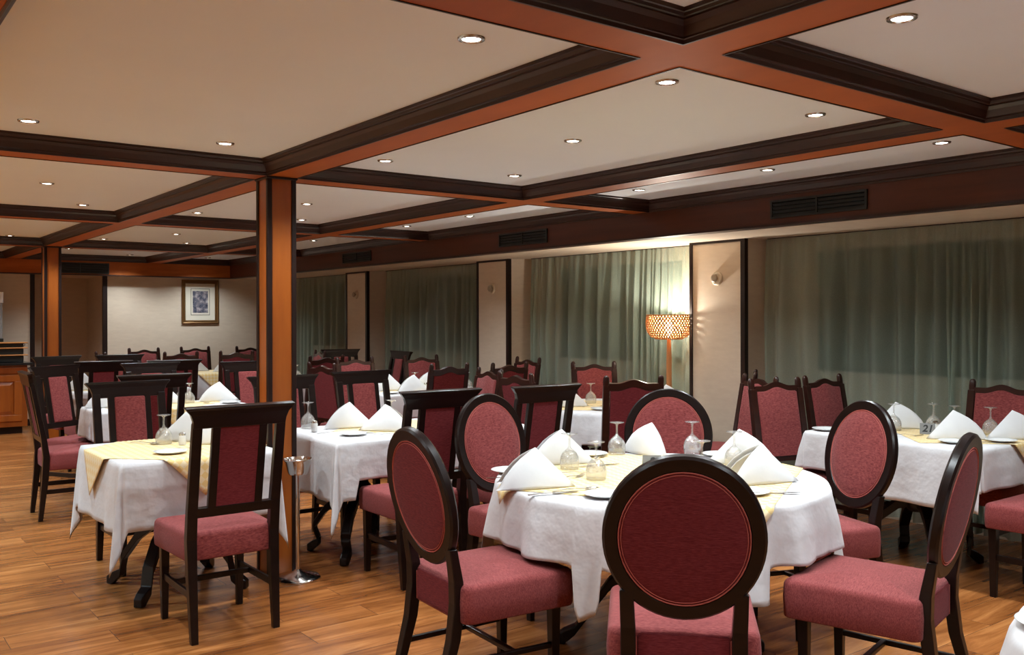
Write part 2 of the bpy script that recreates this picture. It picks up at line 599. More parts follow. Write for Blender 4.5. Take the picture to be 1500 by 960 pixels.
# air vents in the fascias
def vent(loc, rz, w, h, label):
    t = empty('air_vent', loc, rz)
    tag(t, label, 'air vent', 'black air vents in the wooden fascia')
    bm = NB()
    for a, b, c, d in ((-w / 2, w / 2, 0, 0.012), (-w / 2, w / 2, h - 0.012, h), (-w / 2, -w / 2 + 0.014, 0.012, h - 0.012), (w / 2 - 0.014, w / 2, 0.012, h - 0.012)):
        box(bm, a, b, -0.014, 0.004, c, d)
    obj('frame', bm, 'vent_black', t)
    bm = NB(); box(bm, -w / 2 + 0.012, w / 2 - 0.012, -0.003, 0.002, 0.01, h - 0.01); obj('backing', bm, 'ink', t)
    bm = NB(); box(bm, -0.006, 0.006, -0.012, -0.002, 0.012, h - 0.012); obj('mullion', bm, 'vent_black', t)
    for k in range(4):
        z = 0.022 + k * (h - 0.04) / 3.4
        bm = NB()
        loops(bm, [[(s * (w / 2 - 0.014), -0.011, z), (s * (w / 2 - 0.014), -0.003, z + 0.010), (s * (w / 2 - 0.014), -0.003, z + 0.013), (s * (w / 2 - 0.014), -0.011, z + 0.003)] for s in (-1, 1)])
        obj('louvre', bm, 'vent_black', t)


vent((XF, 3.47, 2.10), -PI / 2, 0.70, 0.12, 'black slotted air vent in the fascia above the nearest right curtain')
vent((XF, 6.50, 2.10), -PI / 2, 0.70, 0.12, 'black slotted air vent in the fascia above the curtain behind the floor lamp')
vent((XF, 9.65, 2.10), -PI / 2, 0.70, 0.12, 'smallest black air vent in the window side fascia, just right of the front post')
vent((2.95, YF, 2.075), 0, 0.74, 0.15, 'black air vent in the far fascia above the dark alcove')

# round wall speakers on the pilasters
for y, lab in ((4.93, 'round ivory wall fitting on the pilaster right of the floor lamp'),
               (8.02, 'round ivory wall fitting on the middle pilaster between two curtains'),
               (11.14, 'round ivory wall fitting on the farthest narrow pilaster, nearest the post')):
    t = empty('wall_fitting', (XP, y, 1.765)); tag(t, lab, 'wall fitting', 'round fittings on the pilasters')
    def disc(prof):
        b = NB(); lathe(b, prof, 24, cap=True)
        bmesh.ops.rotate(b, verts=b.verts, cent=(0, 0, 0), matrix=Matrix.Rotation(-PI / 2, 3, 'Y'))
        return b
    obj('ring', disc([(0.055, 0), (0.055, 0.012), (0.048, 0.020), (0.036, 0.020), (0.034, 0.010)]), 'ivory', t, smooth=30)
    obj('core', disc([(0.012, 0.010), (0.012, 0.030), (0.031, 0.034), (0.033, 0.045), (0.026, 0.052), (0.01, 0.054)]), 'ivory_core', t, smooth=30)

# framed print
t = empty('picture_frame', (4.665, YW, 1.70)); tag(t, 'gilt framed dark print with wide cream mount on the far wall', 'picture')
bm = NB()
w, h = 0.275, 0.33
for (o, yy), (o2, yy2) in zip([(0, 0), (0, -0.025), (0.012, -0.034), (0.03, -0.022), (0.042, -0.030), (0.055, -0.012)], [(0, -0.025), (0.012, -0.034), (0.03, -0.022), (0.042, -0.030), (0.055, -0.012), (0.056, -0.002)]):
    loops(bm, [[(-w + a, b, -h + a), (w - a, b, -h + a), (w - a, b, h - a), (-w + a, b, h - a)] for a, b in ((o, yy), (o2, yy2))], cap=False)
obj('frame', bm, 'gold_frame', t)
bm = NB(); box(bm, -w + 0.05, w - 0.05, -0.010, -0.002, -h + 0.05, h - 0.05); obj('mount', bm, 'mount_board', t)
bm = NB()
for a, b, c, d in ((-0.142, 0.142, -0.2, -0.194), (-0.142, 0.142, 0.194, 0.2), (-0.142, -0.136, -0.194, 0.194), (0.136, 0.142, -0.194, 0.194)):
    box(bm, a, b, -0.0125, -0.010, c, d)
obj('inner_border', bm, 'dark_trim', t)
bm = NB(); box(bm, -0.115, 0.115, -0.012, -0.010, -0.165, 0.165); obj('print', bm, 'print_picture', t)

# ------------------------------------------------------------------ recessed ceiling lights
def make_light():
    t = empty('ceiling_light')
    b = NB(); lathe(b, [(0.030, 0.010), (0.030, -0.003), (0.034, -0.007), (0.043, -0.005), (0.0455, 0.001)], 24)
    obj('ring', b, 'lamp_ring', t, smooth=True)
    b = NB(); lathe(b, [(0.0305, -0.001), (0.018, -0.004), (0.004, -0.005)], 20, cap=True)
    obj('lens', b, 'lens_glow', t, smooth=True)
    ld = bpy.data.lights.new('beam', 'SPOT')
    ld.energy = SPOT_W; ld.color = SPOT_COL; ld.spot_size = R(132); ld.spot_blend = 0.75; ld.shadow_soft_size = 0.03
    lo = bpy.data.objects.new('beam', ld); C.objects.link(lo); lo.parent = t; lo.location = (0, 0, -0.012)
    return t


LIGHTS = []
vis = [(1.66, 2.40, 'large recessed ceiling light in the nearest panel, left of the near beam crossing'),
       (2.55, 2.40, 'recessed ceiling light just below the near beam crossing'),
       (2.56, 1.47, 'large recessed ceiling light in the top right panel'),
       (3.48, 2.40, 'recessed ceiling light at the right corner of the central panel'),
       (3.02, 3.48, 'recessed ceiling light in the middle of the central panel'),
       (2.56, 4.55, 'recessed ceiling light at the left corner of the central panel, nearest the post'),
       (3.47, 4.55, 'recessed ceiling light at the farthest corner of the central panel'),
       (4.55, 2.40, 'recessed ceiling light in the narrow side panel, rightmost of that row'),
       (4.55, 3.47, 'recessed ceiling light in the narrow side panel, middle of that row'),
       (4.55, 4.55, 'recessed ceiling light in the narrow side panel, left end of that row'),
       (0.77, 4.58, 'recessed ceiling light at the left edge of the big near panel'),
       (1.66, 4.58, 'recessed ceiling light in the big near panel, just left of the post'),
       (1.22, 6.62, 'recessed ceiling light in the second left panel, nearer and left'),
       (1.67, 7.70, 'recessed ceiling light in the second left panel, farther and right'),
       (3.04, 6.63, 'recessed ceiling light right of the post, nearer of two'),
       (3.49, 7.72, 'recessed ceiling light right of the post, farther of two'),
       (4.54, 6.60, 'recessed ceiling light in the second narrow side panel, nearer'),
       (4.54, 7.66, 'recessed ceiling light in the second narrow side panel, farther'),
       (4.53, 9.70, 'recessed ceiling light in the third narrow side panel, right of the post'),
       (3.03, 9.80, 'recessed ceiling light left of the post, nearer of a close pair'),
       (3.49, 10.90, 'recessed ceiling light left of the post, farther of a close pair'),
       (4.56, 13.30, 'small recessed ceiling light at the far corner above the picture'),
       (2.57, 10.86, 'small recessed ceiling light right of the far post'),
       (3.50, 13.35, 'small recessed ceiling light far back above the alcove'),
       (1.67, 11.00, 'glaring recessed ceiling light at the far left edge')]
hid = [(2.56, 0.35), (0.8, 2.4), (-0.1, 3.5), (-0.1, 0.3), (1.2, 0.3), (3.45, 0.4), (4.55, 0.4), (4.55, 1.45), (-0.6, 6.6), (-0.6, 9.7), (-1.0, 12.4),
       (0.8, 9.7), (2.56, 5.6), (2.56, 7.72), (0.8, 12.6), (2.57, 12.6), (-2.4, 1.5), (-2.4, 4.5), (-2.4, 8.0), (1.2, -2.5), (4.0, -2.5), (-1.5, -2.5)]
L0 = make_light()
protos_l = {}
for k, e in enumerate(vis + hid):
    t = L0 if k == 0 else dup(L0)
    t.location = (e[0], e[1], ZC)
    if len(e) == 2 and (e[0] < -0.5 or e[1] < -1):  # unseen lamps boosted as added fill, stronger than the seen downlights
        for ch in t.children:
            if ch.type == 'LIGHT':
                if 'BIG' not in protos_l:
                    protos_l['BIG'] = ch.data.copy(); protos_l['BIG'].energy = SPOT_W * FILL_LAMP_BOOST; protos_l['BIG'].color = FILL_LAMP_COL
                ch.data = protos_l['BIG']
    if len(e) > 2:
        tag(t, e[2], 'ceiling light', 'recessed ceiling lights')
    else:
        tag(t, 'recessed ceiling light elsewhere in the room, out of the picture', 'ceiling light', 'ceiling lights outside the view')

# ------------------------------------------------------------------ curtains
def curtain(y0, y1, label, seed, gather=None):
    rnd = random.Random(seed)
    t = empty('curtain', (6.04, (y0 + y1) / 2, 0)); tag(t, label, 'curtain', 'grey green curtains over the windows')
    L = y1 - y0
    n = int(L / 0.012)
    ph = []
    ypos = 0
    f = []
    a = rnd.random() * 6
    for i in range(n + 1):
        y = i / n * L
        a += (L / n) * 2 * PI / (0.15 + 0.07 * math.sin(y * 3.1 + seed) + 0.03 * math.sin(y * 7.7 + 2 * seed))
        f.append(a)
    zs = [2.068, 2.05, 2.0, 1.9, 1.7, 1.45, 1.2, 0.9, 0.6, 0.3, 0.04]
    bm = NB()
    rows = []
    for z in zs:
        q = (2.068 - z) / 2.03
        amp = 0.015 + 0.031 * min(1, q * 3)
        row = []
        for i in range(n + 1):
            y = i / n * L
            w = math.sin(f[i] + 0.5 * math.sin(q * 3 + y * 2))
            w2 = math.sin(f[i] * 1.9 + 1.3) * (1 - min(1, q * 2.5)) * 0.6
            x = amp * (w + w2 + 0.35 * math.sin(f[i] * 0.43 + seed + q))
            sh = 0.02 * math.sin(f[i] * 0.31 + seed) * q * 2
            row.append((x, y - L / 2 + sh * (1 if 0.06 < y < L - 0.06 else 0), z))
        rows.append(row)
    loops(bm, rows, cap=False, close=False)
    obj('panel', bm, 'curtain_cloth', t, smooth='all')
    bm = NB(); box(bm, -0.012, 0.012, -L / 2, L / 2, 2.068, 2.078); obj('heading_rail', bm, 'dark_trim', t)


curtain(-0.86, 1.55, 'grey green curtain beyond the right edge of the picture', 1)
curtain(2.14, 4.60, 'wide dark grey green curtain at the right, behind the table numbered 21', 2)
curtain(5.23, 7.62, 'grey green curtain brightly lit at one end behind the floor lamp', 3)
curtain(8.32, 10.72, 'grey green curtain between the middle and the farthest pilaster', 4)
curtain(11.44, 13.70, 'narrowest looking green curtain, directly right of the front post', 5)

# ------------------------------------------------------------------ floor lamp
LX, LY = 5.77, 5.415
t = empty('floor_lamp', (LX, LY, 0)); tag(t, 'lit floor lamp with woven bamboo shade on a tapered wooden pole', 'lamp')
bm = NB(); lathe(bm, [(0.13, 0), (0.135, 0.01), (0.12, 0.025), (0.03, 0.035), (0.02, 0.05)], 28, cap=True); obj('base', bm, 'pole_wood', t, smooth=True)
bm = NB(); lathe(bm, [(0.012, 0.03), (0.016, 0.4), (0.024, 0.85), (0.022, 1.1), (0.015, 1.285)], 16, cap=True); obj('pole', bm, 'pole_wood', t, smooth=True)
sh_prof = [(0.115, 1.270), (0.150, 1.285), (0.178, 1.315), (0.193, 1.36), (0.197, 1.41), (0.192, 1.452), (0.186, 1.470)]
def shade_r(z):
    for (r0, z0), (r1, z1) in zip(sh_prof[:-1], sh_prof[1:]):
        if z <= z1:
            return r0 + (r1 - r0) * (z - z0) / (z1 - z0)
    return sh_prof[-1][0]
bm = NB()
NS = 44
for d in (-1, 1):
    for k in range(NS):
        pts = []
        for i in range(13):
            z = 1.270 + 0.2 * i / 12
            a = 2 * PI * k / NS + d * 0.75 * i / 12
            r = shade_r(z) + 0.0012 * d * (1 if (i + k) % 2 else -1)
            pts.append((r, a, z))
        va = [bm.verts.new((r * math.cos(a - 0.036), r * math.sin(a - 0.036), z)) for r, a, z in pts]
        vb = [bm.verts.new((r * math.cos(a + 0.036), r * math.sin(a + 0.036), z)) for r, a, z in pts]
        for i in range(12):
            bm.faces.new((va[i], vb[i], vb[i + 1], va[i + 1]))
sh = obj('lamp_shade', bm, 'bamboo', t)
sm = sh.modifiers.new('s', 'SOLIDIFY'); sm.thickness = 0.0015
for z, r in ((1.470, 0.186), (1.270, 0.115)):
    bm = NB(); tube(bm, [(r * math.cos(a * PI / 18), r * math.sin(a * PI / 18), z) for a in range(36)], 0.005, 8, closed=True)
    obj('rim', bm, 'bamboo', sh, smooth=True)
bm = NB()
for a in range(3):
    aa = a * 2 * PI / 3
    tube(bm, [(0.012 * math.cos(aa), 0.012 * math.sin(aa), 1.28), (0.115 * math.cos(aa), 0.115 * math.sin(aa), 1.272)], 0.003, 6)
obj('shade_holder', bm, 'steel', t)
bm = NB(); lathe(bm, [(0.010, 1.285), (0.016, 1.31), (0.030, 1.345), (0.034, 1.375), (0.026, 1.40), (0.006, 1.412)], 16, cap=True); obj('bulb', bm, 'bulb_glow', t, smooth=True)
ld = bpy.data.lights.new('bulb_light', 'POINT'); ld.energy = LAMP_W; ld.color = (1.0, 0.92, 0.80); ld.shadow_soft_size = 0.03
lo = bpy.data.objects.new('bulb_light', ld); C.objects.link(lo); lo.parent = t; lo.location = (0, 0, 1.435)

# ------------------------------------------------------------------ chairs
def leg_set(t, wood, rear_x, sabre=False, front_x=0.185):
    for s in (-1, 1):
        bm = NB(); levels(bm, [(s * front_x, 0.205, 0.0, 0.0145, 0.0145), (s * front_x, 0.205, 0.40, 0.021, 0.021)])
        obj('leg', bm, wood, t, bevel=0.003)
    return


def glides(t, pts):
    for x, y in pts:
        bm = NB(); lathe(bm, [(0.010, 0.0), (0.011, 0.006)], 10, x, y, cap=True)
        obj('glide', bm, 'white_tip', t)


def back_matrix(z0=0.46, y0=-0.205, lean=10.5):
    return Matrix.Translation((0, y0, z0)) @ Matrix.Rotation(R(lean), 4, 'X')


def leaned(bm, M):
    bmesh.ops.transform(bm, matrix=M, verts=bm.verts)
    return bm


def seat_part(t, taper=0.10, z0=0.36, z1=0.488, b=0.225, a=0.232):
    bm = NB(); cushion(bm, a, b, z0, z1, crown=0.022, taper=taper)
    bmesh.ops.translate(bm, verts=bm.verts, vec=(0, b - 0.21, 0))
    return obj('seat', bm, 'fabric_wine', t, smooth=60)


def stretchers(t, wood, rx):
    for s in (-1, 1):
        bm = NB(); loops(bm, [[(s * rx - 0.009, -0.215, z) for z in (0,)] * 0 or [(s * x - 0.008, y, 0.19), (s * x + 0.008, y, 0.19), (s * x + 0.008, y, 0.222), (s * x - 0.008, y, 0.222)] for x, y in ((rx, -0.215), (0.185, 0.20))])
        obj('stretcher', bm, wood, t, bevel=0.002)
    bm = NB(); box(bm, -0.18, 0.18, 0.055, 0.075, 0.193, 0.218)
    obj('stretcher', bm, wood, t, bevel=0.002)


def chair_slat():
    t = empty('dining_chair'); W = 'chair_wood'
    leg_set(t, W, 0.19)
    M = back_matrix()
    for s in (-1, 1):
        bm = NB()
        levels(bm, [(s * 0.19, -0.245, 0.0, 0.016, 0.015), (s * 0.192, -0.215, 0.30, 0.021, 0.022), (s * 0.193, -0.207, 0.46, 0.023, 0.022),
                    (s * 0.193, -0.225, 0.60, 0.023, 0.018), (s * 0.193, -0.300, 0.99, 0.022, 0.014)])
        obj('leg', bm, W, t, bevel=0.003)
    bm = NB()   # flaring head rail
    rings = []
    for z, a, d in ((0.515, 0.212, 0.015), (0.545, 0.215, 0.016), (0.575, 0.226, 0.016), (0.598, 0.246, 0.018), (0.606, 0.252, 0.021), (0.612, 0.252, 0.021)):
        rings.append([(-a, -d, z), (a, -d, z), (a, d * 0.8, z), (-a, d * 0.8, z)])
    loops(bm, rings); obj('top_rail', leaned(bm, M), W, t, bevel=0.003)
    bm = NB(); box(bm, -0.175, 0.175, -0.013, 0.013, 0.10, 0.145); obj('lower_rail', leaned(bm, M), W, t, bevel=0.002)
    for s in (-1, 1):
        bm = NB(); box(bm, s * 0.108 - 0.018, s * 0.108 + 0.018, -0.012, 0.012, 0.14, 0.52); obj('slat', leaned(bm, M), W, t, bevel=0.002)
    bm = NB(); box(bm, -0.091, 0.091, -0.008, 0.0, 0.143, 0.518)
    obj('back_panel', leaned(bm, M), 'fabric_back', t)
    bm = NB(); cushion(bm, 0.091, 0.187, 0.0, 0.020, crown=0.006, r=0.012, edge=0.010)
    bmesh.ops.rotate(bm, verts=bm.verts, cent=(0, 0, 0), matrix=Matrix.Rotation(-PI / 2, 3, 'X'))
    bmesh.ops.translate(bm, verts=bm.verts, vec=(0, 0.0, 0.331))
    obj('back_cushion', leaned(bm, M), 'fabric_wine', t, smooth=60)
    seat_part(t)
    stretchers(t, W, 0.19)
    glides(t, [(-0.19, -0.245), (0.19, -0.245), (-0.185, 0.205), (0.185, 0.205)])
    return t


def crest(x):
    q = abs(x) / 0.165
    if q > 1:
        q = 1
    return 0.026 * (0.5 + 0.5 * math.cos(PI * min(1, q * 1.5)))


def chair_crest():
    t = empty('dining_chair'); W = 'chair_wood_red'
    leg_set(t, W, 0.18)
    M = back_matrix(lean=9.5)
    for s in (-1, 1):
        bm = NB()
        levels(bm, [(s * 0.18, -0.245, 0.0, 0.016, 0.015), (s * 0.185, -0.215, 0.30, 0.020, 0.022), (s * 0.190, -0.207, 0.46, 0.021, 0.024),
                    (s * 0.188, -0.226, 0.60, 0.024, 0.020), (s * 0.188, -0.290, 0.985, 0.022, 0.016)])
        o = obj('leg', bm, W, t, bevel=0.003)
        bm = NB()
        loops(bm, [[(s * 0.190 + a * math.cos(k * PI / 4), a * 0.8 * math.sin(k * PI / 4), z) for k in range(8)] for z, a in ((0.525, 0.021), (0.560, 0.0225), (0.585, 0.021), (0.598, 0.015), (0.603, 0.005))])
        obj('finial', leaned(bm, M), W, o, smooth=True)
    bm = NB(); N = 24
    rings = []
    for i in range(N + 1):
        x = -0.172 + 0.344 * i / N
        zt = 0.548 + crest(x)
        rings.append([(x, -0.014, zt - 0.05), (x, -0.014, zt), (x, 0.014, zt), (x, 0.014, zt - 0.05)])
    loops(bm, rings); obj('crest_rail', leaned(bm, M), W, t, smooth=35)
    for nm, y0, y1, mt in (('back_cushion', -0.004, 0.024, 'fabric_wine'), ('back_panel', -0.016, -0.005, 'fabric_back')):
        bm = NB(); rings = []
        for i in range(N + 1):
            x = -0.160 + 0.320 * i / N
            e = 0.010 * (1 if i in (0, N) else 0)
            zt = 0.545 + crest(x) - 0.030
            if y1 > 0:
                rings.append([(x, y0, 0.09), (x, y1 - e, 0.094), (x, y1 - e + 0.004, 0.3), (x, y1 - e, zt - 0.012), (x, y1 - 0.012, zt), (x, y0, zt)])
            else:
                rings.append([(x, y1, 0.09), (x, y0, 0.09), (x, y0, zt - 0.02), (x, y1, zt - 0.02)])
        loops(bm, rings); obj(nm, leaned(bm, M), mt, t, smooth=50)
    bm = NB(); box(bm, -0.172, 0.172, -0.014, 0.014, 0.06, 0.095); obj('lower_rail', leaned(bm, M), W, t, bevel=0.002)
    seat_part(t)
    stretchers(t, W, 0.18)
    glides(t, [(-0.18, -0.245), (0.18, -0.245), (-0.185, 0.205), (0.185, 0.205)])
    return t


def chair_oval():
    t = empty('dining_chair'); W = 'chair_wood'
    leg_set(t, W, 0.165)
    M = back_matrix(z0=0.46, y0=-0.205, lean=11)
    CZ, A, B = 0.335, 0.245, 0.262
    for s in (-1, 1):
        bm = NB()
        levels(bm, [(s * 0.168, -0.315, 0.0, 0.017, 0.015), (s * 0.168, -0.268, 0.14, 0.019, 0.018), (s * 0.168, -0.228, 0.29, 0.022, 0.021), (s * 0.168, -0.212, 0.42, 0.023, 0.022),
                    (s * 0.168, -0.216, 0.50, 0.023, 0.020), (s * 0.172, -0.238, 0.62, 0.021, 0.016)])
        obj('leg', bm, W, t, bevel=0.004, bseg=3)
    bm = NB(); N = 56; rings = []
    sec = [(-0.024, -0.010), (-0.020, -0.016), (0.016, -0.018), (0.024, -0.010), (0.025, 0.010), (0.018, 0.018), (-0.018, 0.017), (-0.024, 0.010)]
    for i in range(N):
        th = 2 * PI * i / N
        c, s_ = math.cos(th), math.sin(th)
        rings.append([((A - 0.025 + o) * c, y, CZ + (B - 0.025 + o) * s_) for o, y in sec])
    rings.append(rings[0]); loops(bm, rings, cap=False); bmesh.ops.remove_doubles(bm, verts=bm.verts, dist=1e-5)
    obj('back_ring', leaned(bm, M), W, t, smooth=40)
    a2, b2 = A - 0.047, B - 0.047
    for nm, sg, mt, dome in (('back_cushion', 1, 'fabric_wine', 0.022), ('back_panel', -1, 'fabric_back', 0.008)):
        bm = NB(); rings = []
        for f, y in ((1.0, 0.0), (1.0, 0.010), (0.975, 0.014), (0.9, 0.014 + dome * 0.35), (0.7, 0.014 + dome * 0.75), (0.4, 0.014 + dome * 0.96), (0.1, 0.014 + dome)):
            rings.append([(a2 * f * math.cos(2 * PI * k / 40), sg * y, CZ + b2 * f * math.sin(2 * PI * k / 40)) for k in range(40)])
        loops(bm, rings); cu = obj(nm, leaned(bm, M), mt, t, smooth=60)
        for q, f in enumerate((0.985, 0.945)):
            bm = NB(); tube(bm, [(a2 * f * math.cos(2 * PI * k / 48), sg * (0.0145 + q * dome * 0.14), CZ + b2 * f * math.sin(2 * PI * k / 48)) for k in range(48)], 0.0021 if q == 0 else 0.0012, 6, closed=True)
            obj('piping', leaned(bm, M), 'stitching', cu, smooth=True)
    st = seat_part(t, taper=0.05, z0=0.352, z1=0.492, b=0.240, a=0.245)
    bm = NB()
    cushion(bm, 0.140, 0.058, 0.0, 0.007, crown=0.002, r=0.02, edge=0.005)
    bmesh.ops.rotate(bm, verts=bm.verts, cent=(0, 0, 0), matrix=Matrix.Rotation(PI / 2, 3, 'X'))
    bmesh.ops.translate(bm, verts=bm.verts, vec=(0, -0.208, 0.422))
    obj('rear_apron', bm, 'fabric_back', st, smooth=50)
    for s in (-1, 1):
        bm = NB(); tube(bm, [(s * 0.143, -0.213, 0.36), (s * 0.143, -0.213, 0.468)], 0.0018, 6); obj('seam', bm, 'stitching', st)
        bm = NB(); loops(bm, [[(s * x - 0.009, y, 0.185), (s * x + 0.009, y, 0.185), (s * x + 0.009, y, 0.207), (s * x - 0.009, y, 0.207)] for x, y in ((0.168, -0.250), (0.176, 0.0), (0.185, 0.20))])
        obj('stretcher', bm, W, t, bevel=0.005)
    bm = NB(); box(bm, -0.175, 0.175, 0.02, 0.042, 0.186, 0.206); obj('stretcher', bm, W, t, bevel=0.004)
    glides(t, [(-0.168, -0.315), (0.168, -0.315), (-0.185, 0.205), (0.185, 0.205)])
    return t


# type, x and y of the top of the back, direction it faces, label, group
CH = [
 ('A', 1.54, 4.06, 90, 'slatted dark chair in the left foreground with its back to us', 's'),
 ('A', 1.24, 7.49, -2, 'leftmost slatted dark chair, seen from the side, with both rear feet in view', 's'),
 ('A', 1.60, 8.36, -58, 'slatted dark chair with lit wine panel just behind the leftmost chair', 's'),
 ('A', 2.02, 10.46, -77, 'slatted dark chair far left below the far post, wine panel showing', 's'),
 ('A', 2.13, 9.00, 90, 'slatted dark chair facing away, second row from the back at left', 's'),
 ('A', 1.56, 5.99, -88, 'slatted dark chair with lit wine panel behind the square table', 's'),
 ('A', 1.90, 6.63, 90, 'slatted dark chair facing away, right behind the chair of the square table', 's'),
 ('A', 2.37, 8.38, -90, 'slatted dark chair facing us, its wine panel just peeping over the next rail', 's'),
 ('A', 2.64, 10.47, -90, 'slatted dark chair facing us below the alcove, farthest of the slatted ones', 's'),
 ('A', 2.70, 8.79, 90, 'slatted dark chair facing away, left of the pair of inverted glasses', 's'),
 ('A', 3.14, 8.12, -90, 'slatted dark chair facing us, partly hidden by the left side of the post', 's'),
 ('A', 2.55, 5.93, -90, 'slatted dark chair mostly hidden by the front post', 's'),
 ('A', 3.22, 6.08, -88, 'slatted dark chair with orange red panel behind the long table', 's'),
 ('A', 2.70, 4.20, 88, 'slatted dark chair facing away between the two left oval chairs', 's'),
 ('A', 3.37, 4.12, 90, 'slatted dark chair facing away, right of the second oval chair', 's'),
 ('A', 5.24, 10.45, -100, 'slatted dark chair in front of the farthest green curtain', 's'),
 ('A', 5.50, 9.42, 178, 'slatted dark chair standing sideways before the second farthest curtain', 's'),
 ('C', 3.60, 13.06, -90, 'crest backed wine chair against the far wall left of the picture', 'c'),
 ('C', 4.34, 13.20, -93, 'crest backed wine chair against the far wall right below the picture', 'c'),
 ('C', 3.55, 11.30, 88, 'crest backed chair facing away, in front of the far white napkins at left', 'c'),
 ('C', 4.18, 11.15, 78, 'crest backed chair just left of the post, right of the far napkins', 'c'),
 ('C', 5.05, 12.95, -95, 'crest backed chair far back, almost hidden behind the front post', 'c'),
 ('C', 2.75, 11.80, 2, 'crest backed chair seen edge on below the right jamb of the alcove', 'c'),
 ('C', 5.03, 10.58, 172, 'dark crest backed chair right of the post before the farthest curtain', 'c'),
 ('C', 4.40, 9.10, 90, 'crest backed chair whose rail shows behind the bright red backed one', 'c'),
 ('C', 4.43, 8.52, -94, 'crest backed chair with bright red cushion, right of the post', 'c'),
 ('C', 3.62, 7.60, 10, 'crest backed chair seen obliquely, first to the right of the post', 'c'),
 ('C', 5.22, 8.52, -95, 'crest backed wine chair facing us before the second farthest curtain', 'c'),
 ('C', 4.44, 6.76, 92, 'crest backed chair facing away at the middle round napkin table', 'c'),
 ('C', 4.27, 5.92, 172, 'crest backed chair with narrow lit cushion, left of two back to back', 'c'),
 ('C', 4.98, 6.60, 91, 'crest backed chair below the middle pilaster, its wavy rail only showing', 'c'),
 ('C', 4.10, 5.38, 0, 'crest backed chair nearest the lit narrow one, facing right', 'c'),
 ('C', 5.78, 7.35, 178, 'crest backed chair standing against the left end of the lamp curtain', 'c'),
 ('C', 5.66, 6.24, -120, 'crest backed chair facing us before the curtain, left of the floor lamp', 'c'),
 ('C', 4.47, 4.52, 57, 'large crest backed chair facing away, just left of the rear oval chair', 'c'),
 ('C', 5.19, 4.02, 161, 'crest backed chair in profile below the pilaster, left of the right hand pair', 'c'),
 ('C', 5.58, 4.36, 128, 'crest backed chair of which only one finial shows, against the pilaster', 'c'),
 ('C', 5.02, 3.78, -104, 'crest backed chair with lit red cushion at the left corner of the right table', 'c'),
 ('C', 5.55, 3.78, -92, 'crest backed chair facing us behind the right table, before the curtain', 'c'),
 ('C', 5.90, 2.72, 180, 'dark crest backed chair on the window side of the table numbered 21', 'c'),
 ('B', 1.77, 2.95, -4, 'oval backed chair at the left side of the round table', 'o'),
 ('B', 2.86, 4.00, -83, 'oval backed chair facing us at the far left of the round table', 'o'),
 ('B', 3.85, 3.62, -138, 'oval backed chair facing us at the far side of the round table, partly behind napkins', 'o'),
 ('B', 2.05, 1.865, 44, 'large oval backed chair in the foreground with its back to us', 'o'),
 ('B', 4.06, 2.52, 161, 'oval backed chair with lit cushion at the right of the round table', 'o'),
 ('B', 3.20, 1.60, 104, 'oval backed chair at the right foreground, seen almost edge on', 'o'),
 ('A', 5.05, 1.78, 90, 'chair with wine seat cut off by the right edge of the picture', 's'),
]
protos = {}
makers = {'A': chair_slat, 'B': chair_oval, 'C': chair_crest}
GR = {'s': 'dark chairs with slatted backs', 'c': 'chairs with wavy crest rails', 'o': 'oval backed chairs around the round table'}
SEATS = []
for k, x, y, ang, lab, g in CH:
    if k not in protos:
        t = protos[k] = makers[k]()
    else:
        t = dup(protos[k])
    dist = 0.31 if k == 'A' else 0.305
    cx, cy = x + dist * math.cos(R(ang)), y + dist * math.sin(R(ang))
    t.location = (cx, cy, 0); t.rotation_euler = (0, 0, R(ang - 90))
    tag(t, lab, 'chair', GR[g])
    SEATS.append((cx, cy, R(ang)))


def over_seat(x, y, m=0.012):
    for cx, cy, a in SEATS:
        dx, dy = x - cx, y - cy
        f = dx * math.cos(a) + dy * math.sin(a)
        s = -dx * math.sin(a) + dy * math.cos(a)
        if -0.24 - m < f < 0.245 + m and abs(s) < 0.235 + m:
            return True
    return False


# ------------------------------------------------------------------ tables, cloths
TZ = 0.745       # top of the board; the cloth lies on it


def claw(t, ang, x0, reach, name='leg'):
    bm = NB()
    prof = [(0.05, 0.36, 0.030), (0.12, 0.345, 0.030), (0.22, 0.27, 0.028), (0.30, 0.16, 0.024), (reach - 0.08, 0.065, 0.022), (reach - 0.02, 0.040, 0.024), (reach, 0.030, 0.022)]
    rings = []
    for i, (r, z, h) in enumerate(prof):
        w = 0.030
        rings.append([(r, -w, z - h), (r, w, z - h), (r, w, z + h), (r, -w, z + h)])
    rings[-1] = [(reach, -0.022, 0.004), (reach, 0.022, 0.004), (reach, 0.022, 0.045), (reach, -0.022, 0.045)]
    rings[-2] = [(reach - 0.03, -0.026, 0.0), (reach - 0.03, 0.026, 0.0), (reach - 0.03, 0.026, 0.066), (reach - 0.03, -0.026, 0.066)]
    loops(bm, rings)
    bmesh.ops.transform(bm, matrix=Matrix.Translation((x0, 0, 0)) @ Matrix.Rotation(ang, 4, 'Z'), verts=bm.verts)
    obj(name, bm, 'chair_wood', t, bevel=0.008, bseg=2)


def pedestal(t, x0, reach, n=4, a0=PI / 4):
    bm = NB()
    lathe(bm, [(0.05, 0.30), (0.075, 0.33), (0.078, 0.40), (0.05, 0.44), (0.045, 0.48), (0.065, 0.53), (0.068, 0.60), (0.045, 0.65), (0.05, 0.69), (0.12, 0.71), (0.12, TZ - 0.022)], 20, x0, 0, cap=True)
    obj('pedestal', bm, 'chair_wood', t, smooth=40)
    for k in range(n):
        claw(t, a0 + k * 2 * PI / n, x0, reach)


